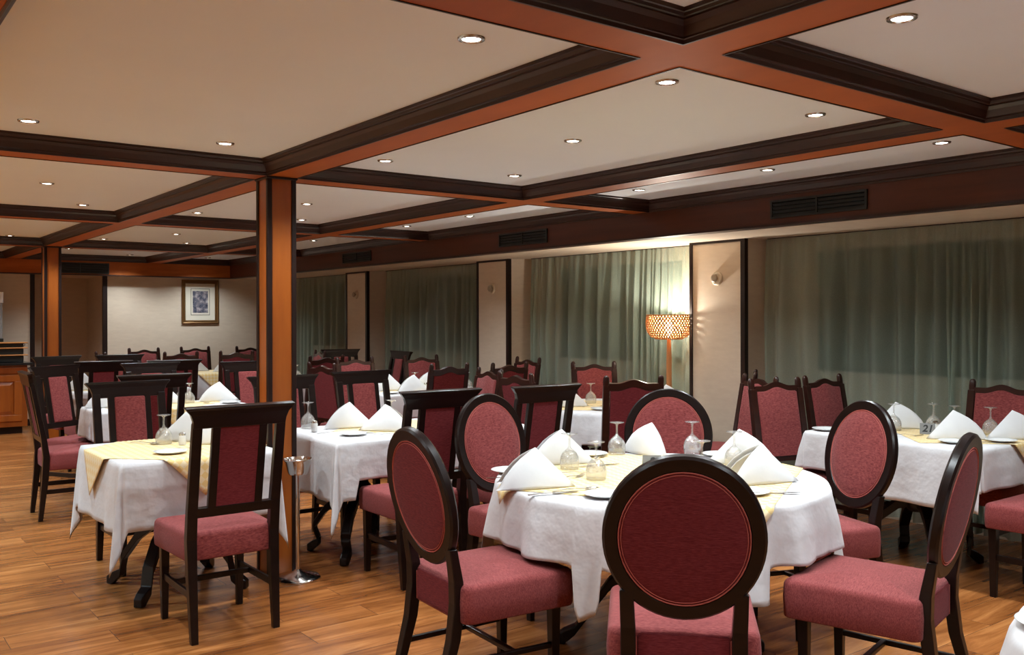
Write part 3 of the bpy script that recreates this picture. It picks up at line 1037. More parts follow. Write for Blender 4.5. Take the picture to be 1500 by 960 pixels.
def rect_samples(a, b, r=0.03, ds=0.025, nc=22):
    """perimeter of a table top: (x, y, nx, ny, corner parameter)"""
    out = []
    for (cx, cy, s, ln, axis) in ((a - r, b - r, 0, 2 * (a - r), 0), (-a + r, b - r, 1, 2 * (b - r), 1), (-a + r, -b + r, 2, 2 * (a - r), 0), (a - r, -b + r, 3, 2 * (b - r), 1)):
        for k in range(nc + 1):
            q = k / nc
            t = (s + q) * PI / 2
            out.append((cx + r * math.cos(t), cy + r * math.sin(t), math.cos(t), math.sin(t), q))
        n = max(2, int(ln / ds))
        t = (s + 1) * PI / 2
        nx, ny = math.cos(t), math.sin(t)
        x0, y0 = cx + r * nx, cy + r * ny
        dx, dy = -ny, nx
        for k in range(1, n):
            out.append((x0 + dx * ln * k / n, y0 + dy * ln * k / n, nx, ny, None))
    return out


def cxk(x, y):
    return (2.1 if x > 0 else 0.4) + (1.3 if y > 0 else 0.0)


def rect_cloth(name, cx, cy, a, b, h, seed, lab, grp, tip=1.0, flare=0.015):
    rnd = random.Random(seed)
    S = rect_samples(a + 0.004, b + 0.004)
    n = len(S)
    L = []
    for x, y, nx, ny, q in S:
        l = h
        if q is not None:
            phi = q * PI / 2
            l = h / (max(math.cos(phi), math.sin(phi)) if tip else 1) * (1 + 0.12 * tip * math.sin(2 * phi))
        L.append(l)
    ph = [rnd.random() * 6 for _ in range(4)]
    zt = TZ + 0.006
    lim = []
    for i, (x, y, nx, ny, q) in enumerate(S):
        o = 0.040
        if over_seat(cx + x + nx * o, cy + y + ny * o) or over_seat(cx + x + nx * 0.02, cy + y + ny * 0.02):
            lim.append(0.222)
        else:
            lim.append(9)
    lim = [min(lim[i - 1], lim[i], lim[(i + 1) % n]) for i in range(n)]
    for i in range(n):
        L[i] = min(L[i], lim[i])
    M = 14
    cols = []
    arc = 0
    for i, (x, y, nx, ny, q) in enumerate(S):
        px, py = S[i - 1][0], S[i - 1][1]
        arc += math.hypot(x - px, y - py)
        col = []
        for j in range(M + 1):
            tt = j / M
            d = L[i] * tt
            g = d / h
            o = 0.006 + 0.010 * min(1, g * 3)
            if q is None:
                o += g * (0.012 + 0.011 * math.sin(arc * 11 + ph[0]) + 0.008 * math.sin(arc * 23 + ph[1]))
            else:
                phi = q * PI / 2
                ce = math.sin(2 * phi) ** 2
                fold = math.cos(8 * (phi - PI / 4) + 0.5 * math.sin(i + seed) * 0)
                o += g * (0.010 + (flare + 0.02 * math.sin(seed * 3.1 + cxk(x, y))) * ce + 0.030 * ce * fold)
            e = min(1, d / 0.010)
            z = zt - d if d > 0.010 else zt - 0.004 * e * e - 0.003 * e
            oo = o if j else 0.0
            col.append((cx + x + nx * oo, cy + y + ny * oo, z))
        cols.append(col)
    bm = NB()
    rings = [[cols[i][j] for i in range(n)] for j in range(M + 1)]
    inner = [(cx + x * 0.92, cy + y * 0.92, zt + 0.001) for x, y, nx, ny, q in S]
    loops(bm, [inner] + rings, cap=False)
    vs = [v for v in bm.verts][:n]
    bm.faces.new(vs)
    o = obj('tablecloth', bm, 'linen', smooth='all')
    sm = o.modifiers.new('s', 'SOLIDIFY'); sm.thickness = 0.0015
    tag(o, lab, 'tablecloth', grp)
    return o


def round_cloth(cx, cy, Rr, h, seed, lab, grp, k=13, rot=0.3):
    rnd = random.Random(seed)
    n = 300; zt = TZ + 0.006; M = 16
    ph = [rnd.random() * 6 for _ in range(4)]
    L = []
    lim = []
    for i in range(n):
        a = 2 * PI * i / n
        L.append(h * (1 + 0.30 * max(0, math.cos(4 * (a - rot))) ** 3))
        x, y = cx + (Rr + 0.075) * math.cos(a), cy + (Rr + 0.075) * math.sin(a)
        x2, y2 = cx + (Rr + 0.01) * math.cos(a), cy + (Rr + 0.01) * math.sin(a)
        lim.append(0.226 if any(over_seat(cx + (Rr + q) * math.cos(a), cy + (Rr + q) * math.sin(a), 0.03) for q in (0.0, 0.04, 0.08)) else 9)
    for _ in range(2):
        lim = [min(lim[i - 1], lim[i], lim[(i + 1) % n]) for i in range(n)]
    L = [min(a, b) for a, b in zip(L, lim)]
    L = [(L[i - 1] + L[i] * 2 + L[(i + 1) % n]) / 4 if lim[i] > 8 else L[i] for i in range(n)]
    rings = []
    for j in range(-1, M + 1):
        ring = []
        for i in range(n):
            a = 2 * PI * i / n
            if j < 0:
                ring.append((cx + Rr * 0.9 * math.cos(a), cy + Rr * 0.9 * math.sin(a), zt + 0.001)); continue
            d = L[i] * j / M
            g = d / h
            w = math.sin(k * a + ph[0] + 1.1 * math.sin(2 * a + ph[1]) + 0.5 * math.sin(5 * a + ph[3]))
            w = (abs(w) ** 0.7) * (1 if w > 0 else -1)
            o = (0.008 + 0.012 * min(1, g * 3) + g * (0.030 + 0.030 * w + 0.016 * math.sin(25 * a + ph[2] + 0.8 * math.sin(3 * a)))) if j else 0.0
            e = min(1, d / 0.010)
            z = zt - d if d > 0.010 else zt - 0.004 * e * e
            ring.append((cx + (Rr + o) * math.cos(a), cy + (Rr + o) * math.sin(a), z))
        rings.append(ring)
    bm = NB(); loops(bm, rings, cap=False)
    bm.faces.new([v for v in bm.verts][:n])
    o = obj('tablecloth', bm, 'linen', smooth='all')
    sm = o.modifiers.new('s', 'SOLIDIFY'); sm.thickness = 0.0015
    tag(o, lab, 'tablecloth', grp)
    return o


def overlay(cx, cy, shape, dims, D, lab, rot=45, ox=0.0, oy=0.0):
    """yellow checked square laid cornerwise over the table, hanging down past its edges"""
    N = 44
    bm = NB(); uv = bm.loops.layers.uv.new('UVMap')
    side = D * math.sqrt(2)
    g = []
    ca, sa = math.cos(R(rot)), math.sin(R(rot))
    for i in range(N + 1):
        for j in range(N + 1):
            u, v = (i / N - 0.5) * side, (j / N - 0.5) * side
            x, y = u * ca - v * sa + ox, u * sa + v * ca + oy
            z = TZ + 0.0085
            if shape == 'rect':
                a, b = dims[0] + 0.012, dims[1] + 0.012
                ex, ey = max(abs(x) - a, 0), max(abs(y) - b, 0)
                if ex > 0:
                    d = ex; x = math.copysign(a + 0.016 + 0.09 * min(d, 0.3), x); z -= d
                if ey > 0:
                    d = ey; y = math.copysign(b + 0.016 + 0.09 * min(d, 0.3), y); z -= d
            else:
                rr = math.hypot(x, y); a = dims[0] + 0.012
                if rr > a:
                    d = rr - a; f = (a + 0.014 + 0.16 * min(d, 0.3)) / rr; x *= f; y *= f; z -= d
            g.append((bm.verts.new((cx + x, cy + y, z)), u, v))
    for i in range(N):
        for j in range(N):
            q = [g[i * (N + 1) + j], g[(i + 1) * (N + 1) + j], g[(i + 1) * (N + 1) + j + 1], g[i * (N + 1) + j + 1]]
            f = bm.faces.new([w[0] for w in q])
            for lp, w in zip(f.loops, q):
                lp[uv].uv = (w[1], w[2])
    o = obj('overlay_cloth', bm, 'overlay_cloth', smooth='all')
    sm = o.modifiers.new('s', 'SOLIDIFY'); sm.thickness = 0.0012; sm.offset = 1.0
    tag(o, lab, 'tablecloth', 'yellow checked overlay cloths')


def table(shape, cx, cy, dims, lab, peds, reach=0.40):
    t = empty('dining_table', (cx, cy, 0)); tag(t, lab, 'table', 'dining tables under white cloths')
    bm = NB()
    if shape == 'rect':
        loops(bm, [[(x, y, z) for x, y in rrect(dims[0], dims[1], 0.03)] for z in (TZ - 0.025, TZ)])
    else:
        lathe(bm, [(dims[0], TZ - 0.025), (dims[0], TZ)], 64, cap=True)
    obj('tabletop', bm, 'chair_wood_red', t)
    for x0 in peds:
        pedestal(t, x0, reach)
    return t


TB = [
 ('round', 2.96, 2.84, (0.71,), 0.34, 'the round foreground table', (0,), 0.45),
 ('rect', 1.575, 5.09, (0.395, 0.415), 0.33, 'the square table left of the post', (0,), 0.40),
 ('rect', 3.03, 5.12, (0.69, 0.40), 0.33, 'the long table right of the post', (-0.33, 0.33), 0.34),
 ('rect', 2.27, 7.62, (0.57, 0.28), 0.33, 'the table behind the square table', (-0.25, 0.25), 0.32),
 ('rect', 4.72, 7.66, (0.58, 0.34), 0.33, 'the table in the middle distance', (-0.3, 0.3), 0.34),
 ('round', 5.02, 5.38, (0.64,), 0.34, 'the table beside the floor lamp', (0,), 0.42),
 ('rect', 5.22, 2.90, (0.37, 0.53), 0.33, 'the table numbered 21', (0,), 0.36),
 ('rect', 2.50, 9.68, (0.55, 0.27), 0.33, 'the table in the third row at left', (-0.2, 0.2), 0.32),
 ('rect', 4.05, 12.06, (0.62, 0.36), 0.33, 'the table before the far wall', (-0.25, 0.25), 0.32),
 ('rect', 4.27, 10.20, (0.26, 0.40), 0.33, 'the table just right of the post at the back', (0,), 0.32),
 ('round', 2.455, 0.39, (0.65,), 0.33, 'the nearest table cut off at the lower right corner', (0,), 0.36),
]
TABDESC = ['large round table under a white cloth in the foreground',
 'square table under a white cloth, left of the post',
 'long table under a white cloth, right of the post',
 'table under a white cloth in the row behind the square table',
 'table under a white cloth in the middle distance, beneath the middle pilaster',
 'round table under a white cloth beside the floor lamp',
 'table under a plain hanging white cloth at the right, carrying number 21',
 'table in the third row at left, mostly hidden by chair backs',
 'table before the far wall, below the picture',
 'table at the back immediately right of the post',
 'table at the lower right corner, almost out of the picture']
CLOTHDESC = ['white cloth hanging in deep folds from the round foreground table',
 'white cloth with long pointed corners on the square table left of the post',
 'white cloth with a pointed corner hanging right of the post',
 'white cloth on the table behind the square table',
 'white cloth on the table in the middle distance',
 'white cloth with soft folds on the table beside the floor lamp',
 'flat hanging white cloth on the table numbered 21',
 'white cloth on the table in the third row at left',
 'white cloth on the table before the far wall',
 'white cloth on the back table immediately right of the post',
 'white cloth at the very lower right corner']
OVDESC = ['yellow checked overlay on the round foreground table, one corner poking out at left',
 'yellow checked overlay hanging in a point at the left of the square table',
 'yellow overlay on the long table right of the post',
 'yellow overlay on the table behind the square table',
 'yellow overlay on the table in the middle distance',
 'yellow overlay on the table beside the floor lamp',
 'yellow checked overlay hanging in a point at the right edge, on table 21',
 'yellow overlay on the table in the third row at left',
 'ochre overlay hanging in a point from the table before the far wall',
 'ochre overlay on the back table immediately right of the post',
 None]
for i, (sh_, cx, cy, dims, h, ph_, peds, reach) in enumerate(TB):
    table(sh_, cx, cy, dims, TABDESC[i], peds, reach)
    if sh_ == 'rect':
        rect_cloth('tablecloth', cx, cy, dims[0], dims[1], h, 10 + i, CLOTHDESC[i], 'white tablecloths', tip=0 if i == 6 else 1.0)
    else:
        round_cloth(cx, cy, dims[0], h, 10 + i, CLOTHDESC[i], 'white tablecloths')
overlay(2.96, 2.84, 'round', (0.71,), 0.79, OVDESC[0], rot=29)
overlay(1.575, 5.09, 'rect', (0.395, 0.415), 0.62, OVDESC[1])
overlay(3.03, 5.12, 'rect', (0.69, 0.40), 0.50, OVDESC[2], rot=45, oy=0.06)
overlay(2.27, 7.62, 'rect', (0.57, 0.28), 0.46, OVDESC[3])
overlay(4.72, 7.66, 'rect', (0.58, 0.34), 0.48, OVDESC[4])
overlay(5.02, 5.38, 'round', (0.64,), 0.58, OVDESC[5])
overlay(5.22, 2.90, 'rect', (0.37, 0.53), 0.52, OVDESC[6], ox=0.17, oy=-0.20)
overlay(2.50, 9.68, 'rect', (0.55, 0.27), 0.52, OVDESC[7])
overlay(4.05, 12.06, 'rect', (0.62, 0.36), 0.60, OVDESC[8], ox=0.05)
overlay(4.27, 10.20, 'rect', (0.26, 0.40), 0.50, OVDESC[9])

# ------------------------------------------------------------------ table settings
ZT = TZ + 0.0105


def make_napkin():
    """standing folded napkin: a ridge to the front foot, two bulging flaps, rounded open back"""
    bm = NB()
    Hh, F, Bk, Wd = 0.160, 0.150, 0.150, 0.092
    N, K = 10, 10
    for layer, sc in ((0, 1.0), (1, 0.86)):
        for s in (-1, 1):
            grid = []
            for i in range(N + 1):
                u = i / N     # along the ground from front foot to rear foot
                gx = F + (-Bk - F) * u
                gy = s * Wd * (math.sin(u * PI / 2) ** 0.9)
                row = []
                for j in range(K + 1):
                    v = j / K   # up to the ridge / back edge
                    # top curve: ridge from front foot up to the apex (u<0.5), then the rounded back edge
                    if u < 0.5:
                        q = u / 0.5
                        tx, ty, tz = F * (1 - q), 0.0, Hh * q
                    else:
                        q = (u - 0.5) / 0.5
                        tx = -Bk * q * 0.95
                        ty = s * (Wd * 0.85) * math.sin(q * PI / 2)
                        tz = Hh * (1 - 0.55 * q - 0.45 * q ** 3)
                    x = gx + (tx - gx) * v
                    y = gy + (ty - gy) * v + s * 0.012 * math.sin(v * PI) * math.sin(u * PI)
                    z = 0.001 + tz * v
                    row.append(bm.verts.new((x * sc - layer * 0.004, y * sc * (0.9 if layer else 1), z * sc)))
                grid.append(row)
            for i in range(N):
                for j in range(K):
                    bm.faces.new((grid[i][j], grid[i + 1][j], grid[i + 1][j + 1], grid[i][j + 1]))
    bmesh.ops.remove_doubles(bm, verts=bm.verts, dist=1e-4)
    o = obj('napkin', bm, 'napkin_linen', smooth=35)
    sm = o.modifiers.new('s', 'SOLIDIFY'); sm.thickness = 0.002
    return o


def make_glass():
    bm = NB()
    out = [(0.038, 0.0), (0.0405, 0.02), (0.041, 0.035), (0.038, 0.052), (0.030, 0.068), (0.018, 0.080), (0.008, 0.088), (0.0045, 0.098), (0.0042, 0.125), (0.0055, 0.138), (0.012, 0.1435), (0.033, 0.148), (0.0345, 0.150)]
    inn = [(0.001, 0.1505)]
    lathe(bm, [(0.0365, 0.0)] + out + inn, 24)
    ins = [(0.0365, 0.0), (0.0388, 0.02), (0.0393, 0.035), (0.0362, 0.051), (0.028, 0.066), (0.016, 0.077), (0.001, 0.081)]
    lathe(bm, ins, 24)
    bmesh.ops.remove_doubles(bm, verts=bm.verts, dist=1e-5)
    return obj('wine_glass', bm, 'glass', smooth='all')


def make_plate():
    bm = NB()
    lathe(bm, [(0.001, 0.004), (0.045, 0.004), (0.058, 0.008), (0.082, 0.014), (0.084, 0.0125), (0.058, 0.003), (0.045, 0.0), (0.001, 0.0)], 36)
    return obj('side_plate', bm, 'china', smooth='all')


def flat_strip(bm, secs, z=0.0, th=0.002):
    """secs: (x, half width, height)"""
    loops(bm, [[(x, -w, z + h), (x, w, z + h), (x, w, z + h + th), (x, -w, z + h + th)] for x, w, h in secs])


def make_fork():
    t = empty('fork')
    bm = NB(); flat_strip(bm, [(-0.10, 0.006, 0.001), (-0.05, 0.005, 0.006), (0.0, 0.003, 0.010), (0.035, 0.004, 0.006), (0.05, 0.011, 0.003), (0.062, 0.012, 0.003)])
    obj('handle', bm, 'steel', t, smooth=True)
    for k in range(4):
        bm = NB(); y = -0.0105 + k * 0.007
        loops(bm, [[(x, y - 0.0015, z), (x, y + 0.0015, z), (x, y + 0.0015, z + 0.002), (x, y - 0.0015, z + 0.002)] for x, z in ((0.060, 0.003), (0.08, 0.004), (0.098, 0.008))])
        obj('tine', bm, 'steel', t)
    return t


def make_knife():
    t = empty('knife')
    bm = NB(); flat_strip(bm, [(-0.11, 0.007, 0.0), (-0.06, 0.0065, 0.002), (-0.01, 0.005, 0.002)], th=0.004); obj('handle', bm, 'steel', t, smooth=True)
    bm = NB(); flat_strip(bm, [(-0.01, 0.005, 0.002), (0.0, 0.009, 0.002), (0.07, 0.009, 0.002), (0.095, 0.005, 0.002), (0.105, 0.001, 0.002)], th=0.0015); obj('blade', bm, 'steel', t)
    return t


def make_spoon():
    t = empty('spoon')
    bm = NB(); flat_strip(bm, [(-0.10, 0.006, 0.001), (-0.04, 0.004, 0.007), (0.03, 0.003, 0.006), (0.05, 0.006, 0.004)]); obj('handle', bm, 'steel', t, smooth=True)
    bm = NB()
    rings = []
    for f, z in ((1.0, 0.007), (0.8, 0.003), (0.5, 0.001), (0.1, 0.0)):
        rings.append([(0.074 + 0.028 * f * math.cos(2 * PI * k / 20), 0.019 * f * math.sin(2 * PI * k / 20), z) for k in range(20)])
    loops(bm, rings, cap=False)
    o = obj('bowl', bm, 'steel', t, smooth='all'); sm = o.modifiers.new('s', 'SOLIDIFY'); sm.thickness = 0.0012
    return t


def make_shaker():
    t = empty('shaker')
    bm = NB(); lathe(bm, [(0.018, 0.0), (0.020, 0.01), (0.020, 0.045), (0.017, 0.052)], 18, cap=True); obj('body', bm, 'china', t, smooth=40)
    bm = NB(); lathe(bm, [(0.0175, 0.052), (0.0175, 0.062), (0.012, 0.068), (0.002, 0.070)], 18, cap=True); obj('cap', bm, 'steel', t, smooth=40)
    return t


def make_sign(txt):
    t = empty('table_number_sign')
    bm = NB()
    w, h = 0.042, 0.062
    loops(bm, [[(s * w, -0.022, 0), (s * w, 0.0, h), (s * w, 0.022, 0), (s * w, 0.0195, 0), (s * w, 0.0, h - 0.006), (s * w, -0.0195, 0)] for s in (-1, 1)])
    obj('card', bm, 'sign_grey', t)
    o = text_mesh(txt, 0.058, 'ink', 'digits', 0.0016, 0.0003, 0.2); o.parent = t
    o.location = (0, -0.0118, 0.031); o.rotation_euler = (math.atan2(h, 0.022), 0, 0)
    return t


T_ = {'T1': 'round foreground table', 'T2': 'square table left of the post', 'T3': 'long table right of the post', 'T4': 'table behind the square table',
      'T6': 'table in the middle distance', 'T7': 'table beside the floor lamp', 'T8': 'table numbered 21', 'R3': 'third row table at left',
      'R4': 'table before the far wall', 'T10': 'back table just right of the post', 'T9': 'nearest table at lower right'}
ITEMS = [
 ('T1', 'napkin', 2.37, 2.97, -37, 'big white standing napkin, front left on the'),
 ('T1', 'napkin', 2.86, 3.38, -40, 'white standing napkin behind the front left one on the'),
 ('T1', 'napkin', 3.40, 3.31, -112, 'white napkin with centred ridge, at the far side of the'),
 ('T1', 'napkin', 3.53, 2.86, 150, 'white napkin leaning behind the front right one on the'),
 ('T1', 'napkin', 3.19, 2.47, -33, 'big white napkin, front right beside the oval chair on the'),
 ('T1', 'glass', 2.68, 2.94, 0, 'upturned wine glass nearest the front of the'),
 ('T1', 'glass', 3.26, 3.42, 0, 'tall upturned wine glass left of the centred napkin on the'),
 ('T1', 'glass', 2.77, 3.22, 0, 'upturned wine glass in front of the rear left napkin on the'),
 ('T1', 'glass', 3.58, 3.20, 0, 'upturned wine glass right of the centred napkin on the'),
 ('T1', 'glass', 3.06, 2.68, 0, 'upturned wine glass half hidden by the foreground chair back on the'),
 ('T1', 'glass', 3.42, 2.80, 0, 'upturned wine glass in front of the right hand napkins on the'),
 ('T1', 'plate', 2.50, 3.32, 0, 'white side plate at the far left edge of the'),
 ('T1', 'plate', 3.13, 3.47, 0, 'white side plate at the rear left of the'),
 ('T1', 'plate', 2.45, 2.64, 0, 'white side plate at the front edge of the'),
 ('T1', 'plate', 3.62, 3.06, 0, 'white side plate behind the foreground chair top on the'),
 ('T1', 'plate', 2.93, 2.33, 0, 'white side plate right of the foreground chair back on the'),
 ('T1', 'knife', 2.33, 2.80, -18, 'steel knife in front of the front left napkin on the'),
 ('T1', 'spoon', 2.44, 2.80, -18, 'steel spoon in front of the front left napkin on the'),
 ('T1', 'fork', 2.37, 3.16, -60, 'steel fork at the left edge of the'),
 ('T1', 'spoon', 2.66, 3.12, 165, 'steel spoon beside the rear left napkin on the'),
 ('T1', 'knife', 2.94, 3.20, -15, 'steel knife between the rear glasses on the'),
 ('T1', 'knife', 3.02, 2.27, -38, 'steel knife by the front right plate on the'),
 ('T1', 'fork', 2.60, 3.02, 10, 'steel fork beside the front glass on the'),
 ('T1', 'fork', 3.08, 3.36, 30, 'steel fork by the rear left plate on the'),
 ('T1', 'sign2', 3.065, 2.985, -38, 'grey table number card half hidden by the chair top on the'),
 ('T2', 'napkin', 1.70, 5.33, 150, 'white napkin standing behind the glass on the'),
 ('T2', 'napkin', 1.84, 5.10, -37, 'white napkin seen through the chair slats on the'),
 ('T2', 'glass', 1.55, 5.24, 0, 'upturned wine glass left of the napkin on the'),
 ('T2', 'plate', 1.47, 4.86, 0, 'white side plate near the front edge of the'),
 ('T2', 'fork', 1.58, 4.93, -60, 'steel fork beside the plate on the'),
 ('T2', 'shaker', 1.62, 5.14, 0, 'small white shaker before the napkin on the'),
 ('T2', 'spoon', 1.47, 5.32, -60, 'steel spoon at the rear of the'),
 ('T3', 'napkin', 2.83, 5.04, 150, 'white napkin with open rounded end on the'),
 ('T3', 'napkin', 2.73, 5.32, -30, 'white napkin left of centre at the rear of the'),
 ('T3', 'glass', 3.00, 5.26, 0, 'upturned wine glass right of the rounded napkin on the'),
 ('T3', 'glass', 2.50, 5.44, 0, 'upturned wine glass nearest the post on the'),
 ('T3', 'plate', 2.56, 4.95, 0, 'white side plate at the front left of the'),
 ('T3', 'plate', 3.02, 5.42, 0, 'white side plate at the rear of the'),
 ('T3', 'knife', 2.70, 4.90, -50, 'steel knife by the front plate on the'),
 ('T3', 'fork', 2.50, 5.08, -20, 'steel fork in the middle of the'),
 ('T3', 'shaker', 2.45, 5.24, 0, 'small white shaker nearest the post on the'),
 ('T8', 'napkin', 5.42, 3.16, 150, 'white napkin behind the number card on the'),
 ('T8', 'napkin', 5.20, 2.68, 150, 'large white napkin at the near side of the'),
 ('T8', 'napkin', 5.46, 2.47, 150, 'white napkin at the right edge of the picture on the'),
 ('T8', 'napkin', 5.06, 3.17, 150, 'white napkin behind the oval chair back on the'),
 ('T8', 'glass', 5.47, 2.94, 0, 'upturned wine glass just behind the number card on the'),
 ('T8', 'glass', 5.45, 2.80, 0, 'upturned wine glass right of the number card on the'),
 ('T8', 'glass', 5.52, 2.62, 0, 'upturned wine glass before the dark chair back on the'),
 ('T8', 'glass', 5.28, 3.09, 0, 'upturned wine glass whose foot peeps over the oval chair on the'),
 ('T8', 'shaker', 5.38, 2.88, 0, 'small white shaker behind the number card on the'),
 ('T8', 'sign', 5.27, 2.87, -62, 'grey card with the number 21 standing on the'),
 ('T8', 'plate', 5.02, 2.58, 0, 'white side plate at the near edge of the'),
 ('T8', 'plate', 5.26, 2.44, 0, 'white side plate at the right of the'),
 ('T8', 'plate', 4.96, 3.35, 0, 'white side plate at the far left corner of the'),
 ('T8', 'fork', 5.08, 2.90, -50, 'steel fork below the number card on the'),
 ('T8', 'knife', 5.16, 2.46, -60, 'steel knife by the near corner of the'),
 ('T6', 'napkin', 4.52, 7.50, -30, 'white napkin nearest us on the'),
 ('T6', 'napkin', 4.42, 7.80, -30, 'white napkin at the left of the'),
 ('T6', 'napkin', 4.92, 7.86, -30, 'white napkin at the rear of the'),
 ('T6', 'glass', 4.70, 7.78, 0, 'upturned wine glass behind the nearest napkin on the'),
 ('T6', 'glass', 5.12, 7.48, 0, 'upturned wine glass at the right end of the'),
 ('T6', 'shaker', 4.74, 7.64, 0, 'small pale shaker in the middle of the'),
 ('T6', 'plate', 4.24, 7.45, 0, 'white side plate on the'),
 ('T7', 'napkin', 4.72, 5.50, -30, 'white napkin at the left of the'),
 ('T7', 'napkin', 5.42, 5.12, 150, 'white napkin at the right, below the lamp, on the'),
 ('T7', 'glass', 5.03, 5.58, 0, 'left one of two upturned wine glasses on the'),
 ('T7', 'glass', 5.20, 5.56, 0, 'right one of two upturned wine glasses on the'),
 ('T7', 'plate', 4.74, 5.14, 0, 'white side plate at the near edge of the'),
 ('T7', 'fork', 4.86, 5.35, -20, 'steel fork on the'),
 ('T4', 'napkin', 2.74, 7.71, -30, 'white napkin at the right of the'),
 ('T4', 'napkin', 2.30, 7.76, -30, 'white napkin seen through the chair slats on the'),
 ('T4', 'napkin', 1.86, 7.72, -30, 'white napkin at the left end of the'),
 ('T4', 'glass', 2.46, 7.83, 0, 'left one of two upturned wine glasses on the'),
 ('T4', 'glass', 2.47, 7.66, 0, 'right one of two upturned wine glasses on the'),
 ('T4', 'spoon', 2.50, 7.55, -20, 'steel spoon on the'),
 ('T4', 'plate', 2.74, 7.45, 0, 'white side plate on the'),
 ('R3', 'napkin', 2.12, 9.72, -30, 'pointed white napkin on the'),
 ('R4', 'napkin', 4.06, 12.28, -30, 'left one of two white napkins on the'),
 ('R4', 'napkin', 4.34, 11.94, -30, 'right one of two white napkins on the'),
 ('R4', 'glass', 3.55, 12.30, 0, 'upturned wine glass on the'),
 ('T10', 'napkin', 4.24, 10.10, 150, 'white napkin on the'),
 ('T10', 'glass', 4.43, 9.92, 0, 'upturned wine glass on the'),
 ('T9', 'plate', 2.21, 0.905, 0, 'white side plate on the'),
 ('T9', 'napkin', 2.16, 0.70, -40, 'white napkin on the'),
]
mk = {'napkin': make_napkin, 'glass': make_glass, 'plate': make_plate, 'fork': make_fork, 'knife': make_knife, 'spoon': make_spoon, 'shaker': make_shaker,
      'sign': lambda: make_sign('21'), 'sign2': lambda: make_sign('2')}
cat = {'napkin': 'napkin', 'glass': 'wine glass', 'plate': 'plate', 'fork': 'fork', 'knife': 'knife', 'spoon': 'spoon', 'shaker': 'shaker', 'sign': 'sign', 'sign2': 'sign'}
grp = {'napkin': 'standing white napkins', 'glass': 'upturned wine glasses', 'plate': 'white side plates', 'fork': 'forks on the tables', 'knife': 'knives on the tables',
       'spoon': 'spoons on the tables', 'shaker': 'shakers on the tables', 'sign': 'table number cards', 'sign2': 'table number cards'}
pt = {}
for tb, k, x, y, rz, lab in ITEMS:
    if k not in pt:
        o = pt[k] = mk[k]()
    else:
        o = dup(pt[k])
    o.location = (x, y, ZT)
    o.rotation_euler = (0, 0, R(rz))
    if k == 'glass':
        o.scale = (1.1, 1.1, 1.08)
    if tb == 'T1' and k == 'napkin':
        o.scale = (1.1, 1.1, 1.0)
    tag(o, lab + ' ' + T_[tb], cat[k], grp[k])

# ------------------------------------------------------------------ wine bucket on a stand
t = empty('bucket_stand', (2.150, 4.815, 0)); tag(t, 'polished steel wine bucket on a thin pole stand beside the post', 'bucket stand')
bm = NB(); lathe(bm, [(0.122, 0), (0.124, 0.008), (0.115, 0.018), (0.07, 0.028), (0.03, 0.04), (0.014, 0.055)], 36, cap=True); obj('base', bm, 'bucket_steel', t, smooth=50)
bm = NB(); lathe(bm, [(0.012, 0.05), (0.012, 0.585)], 16, cap=True); obj('pole', bm, 'bucket_steel', t, smooth=50)
bm = NB(); lathe(bm, [(0.02, 0.580), (0.050, 0.583), (0.056, 0.595), (0.072, 0.655), (0.080, 0.662), (0.082, 0.668), (0.078, 0.670), (0.068, 0.655), (0.052, 0.597), (0.002, 0.59)], 36, cap=True); obj('bucket', bm, 'bucket_steel', t, smooth=40)

# ------------------------------------------------------------------ buffet at far left
t = empty('buffet_cabinet', (1.0, 13.35, 0)); tag(t, 'orange wooden buffet cabinet with raised door panels at the far left', 'cabinet')
bm = NB(); box(bm, -2.0, 1.18, -0.28, 0.38, 0.09, 0.86); obj('carcass', bm, 'mahogany_post', t)
bm = NB(); box(bm, -1.95, 1.13, -0.22, 0.36, 0, 0.09); obj('plinth', bm, 'dark_trim', t)
for x in (0.62, 0.02, -0.58):
    bm = NB()
    for a, b, c, d in ((x, x + 0.5, 0.16, 0.24), (x, x + 0.5, 0.66, 0.74), (x, x + 0.09, 0.24, 0.66), (x + 0.41, x + 0.5, 0.24, 0.66)):
        box(bm, a, b, -0.30, -0.28, c, d)
    d = obj('door', bm, 'mahogany_post', t, bevel=0.004)
    bm = NB()
    loops(bm, [[(x + 0.09 + o, y, 0.24 + o), (x + 0.41 - o, y, 0.24 + o), (x + 0.41 - o, y, 0.66 - o), (x + 0.09 + o, y, 0.66 - o)] for o, y in ((0, -0.282), (0.01, -0.284), (0.045, -0.296), (0.05, -0.297))])
    obj('raised_panel', bm, 'mahogany_post', d)
bm = NB(); box(bm, -2.0, 1.18, -0.295, -0.28, 0.765, 0.84); obj('drawer_rail', bm, 'mahogany_post', t, bevel=0.004)
o = None
bm = NB(); box(bm, -1.03, 2.235, 13.02, 13.75, 0.862, 0.895); o = obj('worktop', bm, 'stone_top', bevel=0.006); tag(o, 'black polished worktop on the buffet cabinet', 'worktop')
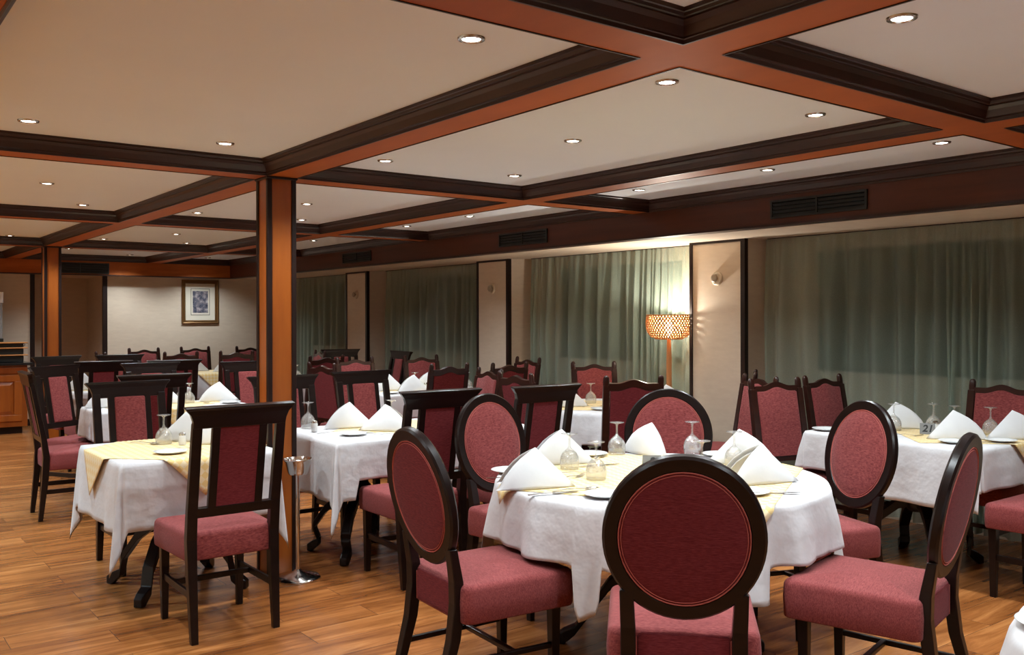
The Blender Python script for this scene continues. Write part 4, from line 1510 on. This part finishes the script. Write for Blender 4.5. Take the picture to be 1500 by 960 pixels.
# tiers of black boxes and wooden boards
zz = 0.896
for k, (hbox, lab) in enumerate(((0.085, 'black box at the bottom of the buffet stack'), (0.075, 'black box in the middle of the buffet stack'), (0.050, 'black box at the top of the buffet stack'))):
    bm = NB()
    loops(bm, [[(2.0 + x, 13.28 + y, z) for x, y in rrect(0.155 - o_, 0.13 - o_, 0.03)] for o_, z in ((0.006, zz), (0, zz + 0.01), (0, zz + hbox - 0.006), (0.005, zz + hbox))])
    tag(obj('display_box', bm, 'black_plastic', smooth=30), lab, 'display box', 'black boxes of the buffet stack')
    zz += hbox + 0.0005
    bm = NB(); loops(bm, [[(1.93 + x, 13.28 + y, z) for x, y in rrect(0.27 - o_, 0.15 - o_, 0.012)] for o_, z in ((0.003, zz), (0, zz + 0.004), (0, zz + 0.012), (0.003, zz + 0.015))])
    tag(obj('serving_board', bm, 'board_wood'), ('lowest', 'middle', 'topmost')[k] + ' thin wooden board of the buffet stack', 'board', 'wooden boards of the buffet stack')
    zz += 0.0155
zb = 0.896 + 0.085 + 0.016 + 0.075 + 0.016
for kk, zc in enumerate((zb, )):
    pts = [(2.12 + 0.05 * math.cos(a * PI / 10), 13.18, zc + 0.030 + 0.022 * math.sin(a * PI / 10)) for a in range(20)]
    bm = NB(); tube(bm, pts, 0.004, 6, closed=True); tag(obj('wire_tong', bm, 'black_plastic', smooth=True), 'looped black tong end resting at the side of the buffet stack', 'tongs')
# drink dispenser with its sign
t = empty('drink_dispenser', (1.80, 13.595, 0.896)); tag(t, 'tall grey drink dispenser with white lettered top cut by the left edge', 'drink dispenser')
bm = NB(); loops(bm, [[(x, y, z) for x, y in rrect(0.17, 0.15, 0.02)] for z in (0, 0.30)]); obj('body', bm, 'black_plastic', t, smooth=30)
bm = NB(); loops(bm, [[(x, y, z) for x, y in rrect(0.16, 0.14, 0.03)] for z in (0.301, 0.76)]); obj('tank', bm, 'tank_plastic', t, smooth=30)
bm = NB(); loops(bm, [[(x, y, z) for x, y in rrect(0.17, 0.15, 0.02)] for z in (0.761, 0.90)]); top = obj('sign_box', bm, 'sign_white', t, smooth=30)
bm = NB(); tube(bm, [(0.05, -0.15, 0.36), (0.05, -0.20, 0.36), (0.05, -0.215, 0.32)], 0.012, 10); obj('tap', bm, 'steel', t, smooth=True)
for body, z, sz in (('AN', 0.855, 0.07), ('EGY', 0.80, 0.05)):
    if body == 'EGY':
        bm = NB(); box(bm, -0.02, 0.12, -0.152, -0.1505, 0.785, 0.815); obj('sign_stripe', bm, 'ink_blue', top); continue
    o = text_mesh(body, sz, 'ink_blue', 'lettering', 0.003, 0.0006, 0.0, 'RIGHT'); o.parent = top; o.location = (0.13, -0.1506, z); o.rotation_euler = (PI / 2, 0, 0)
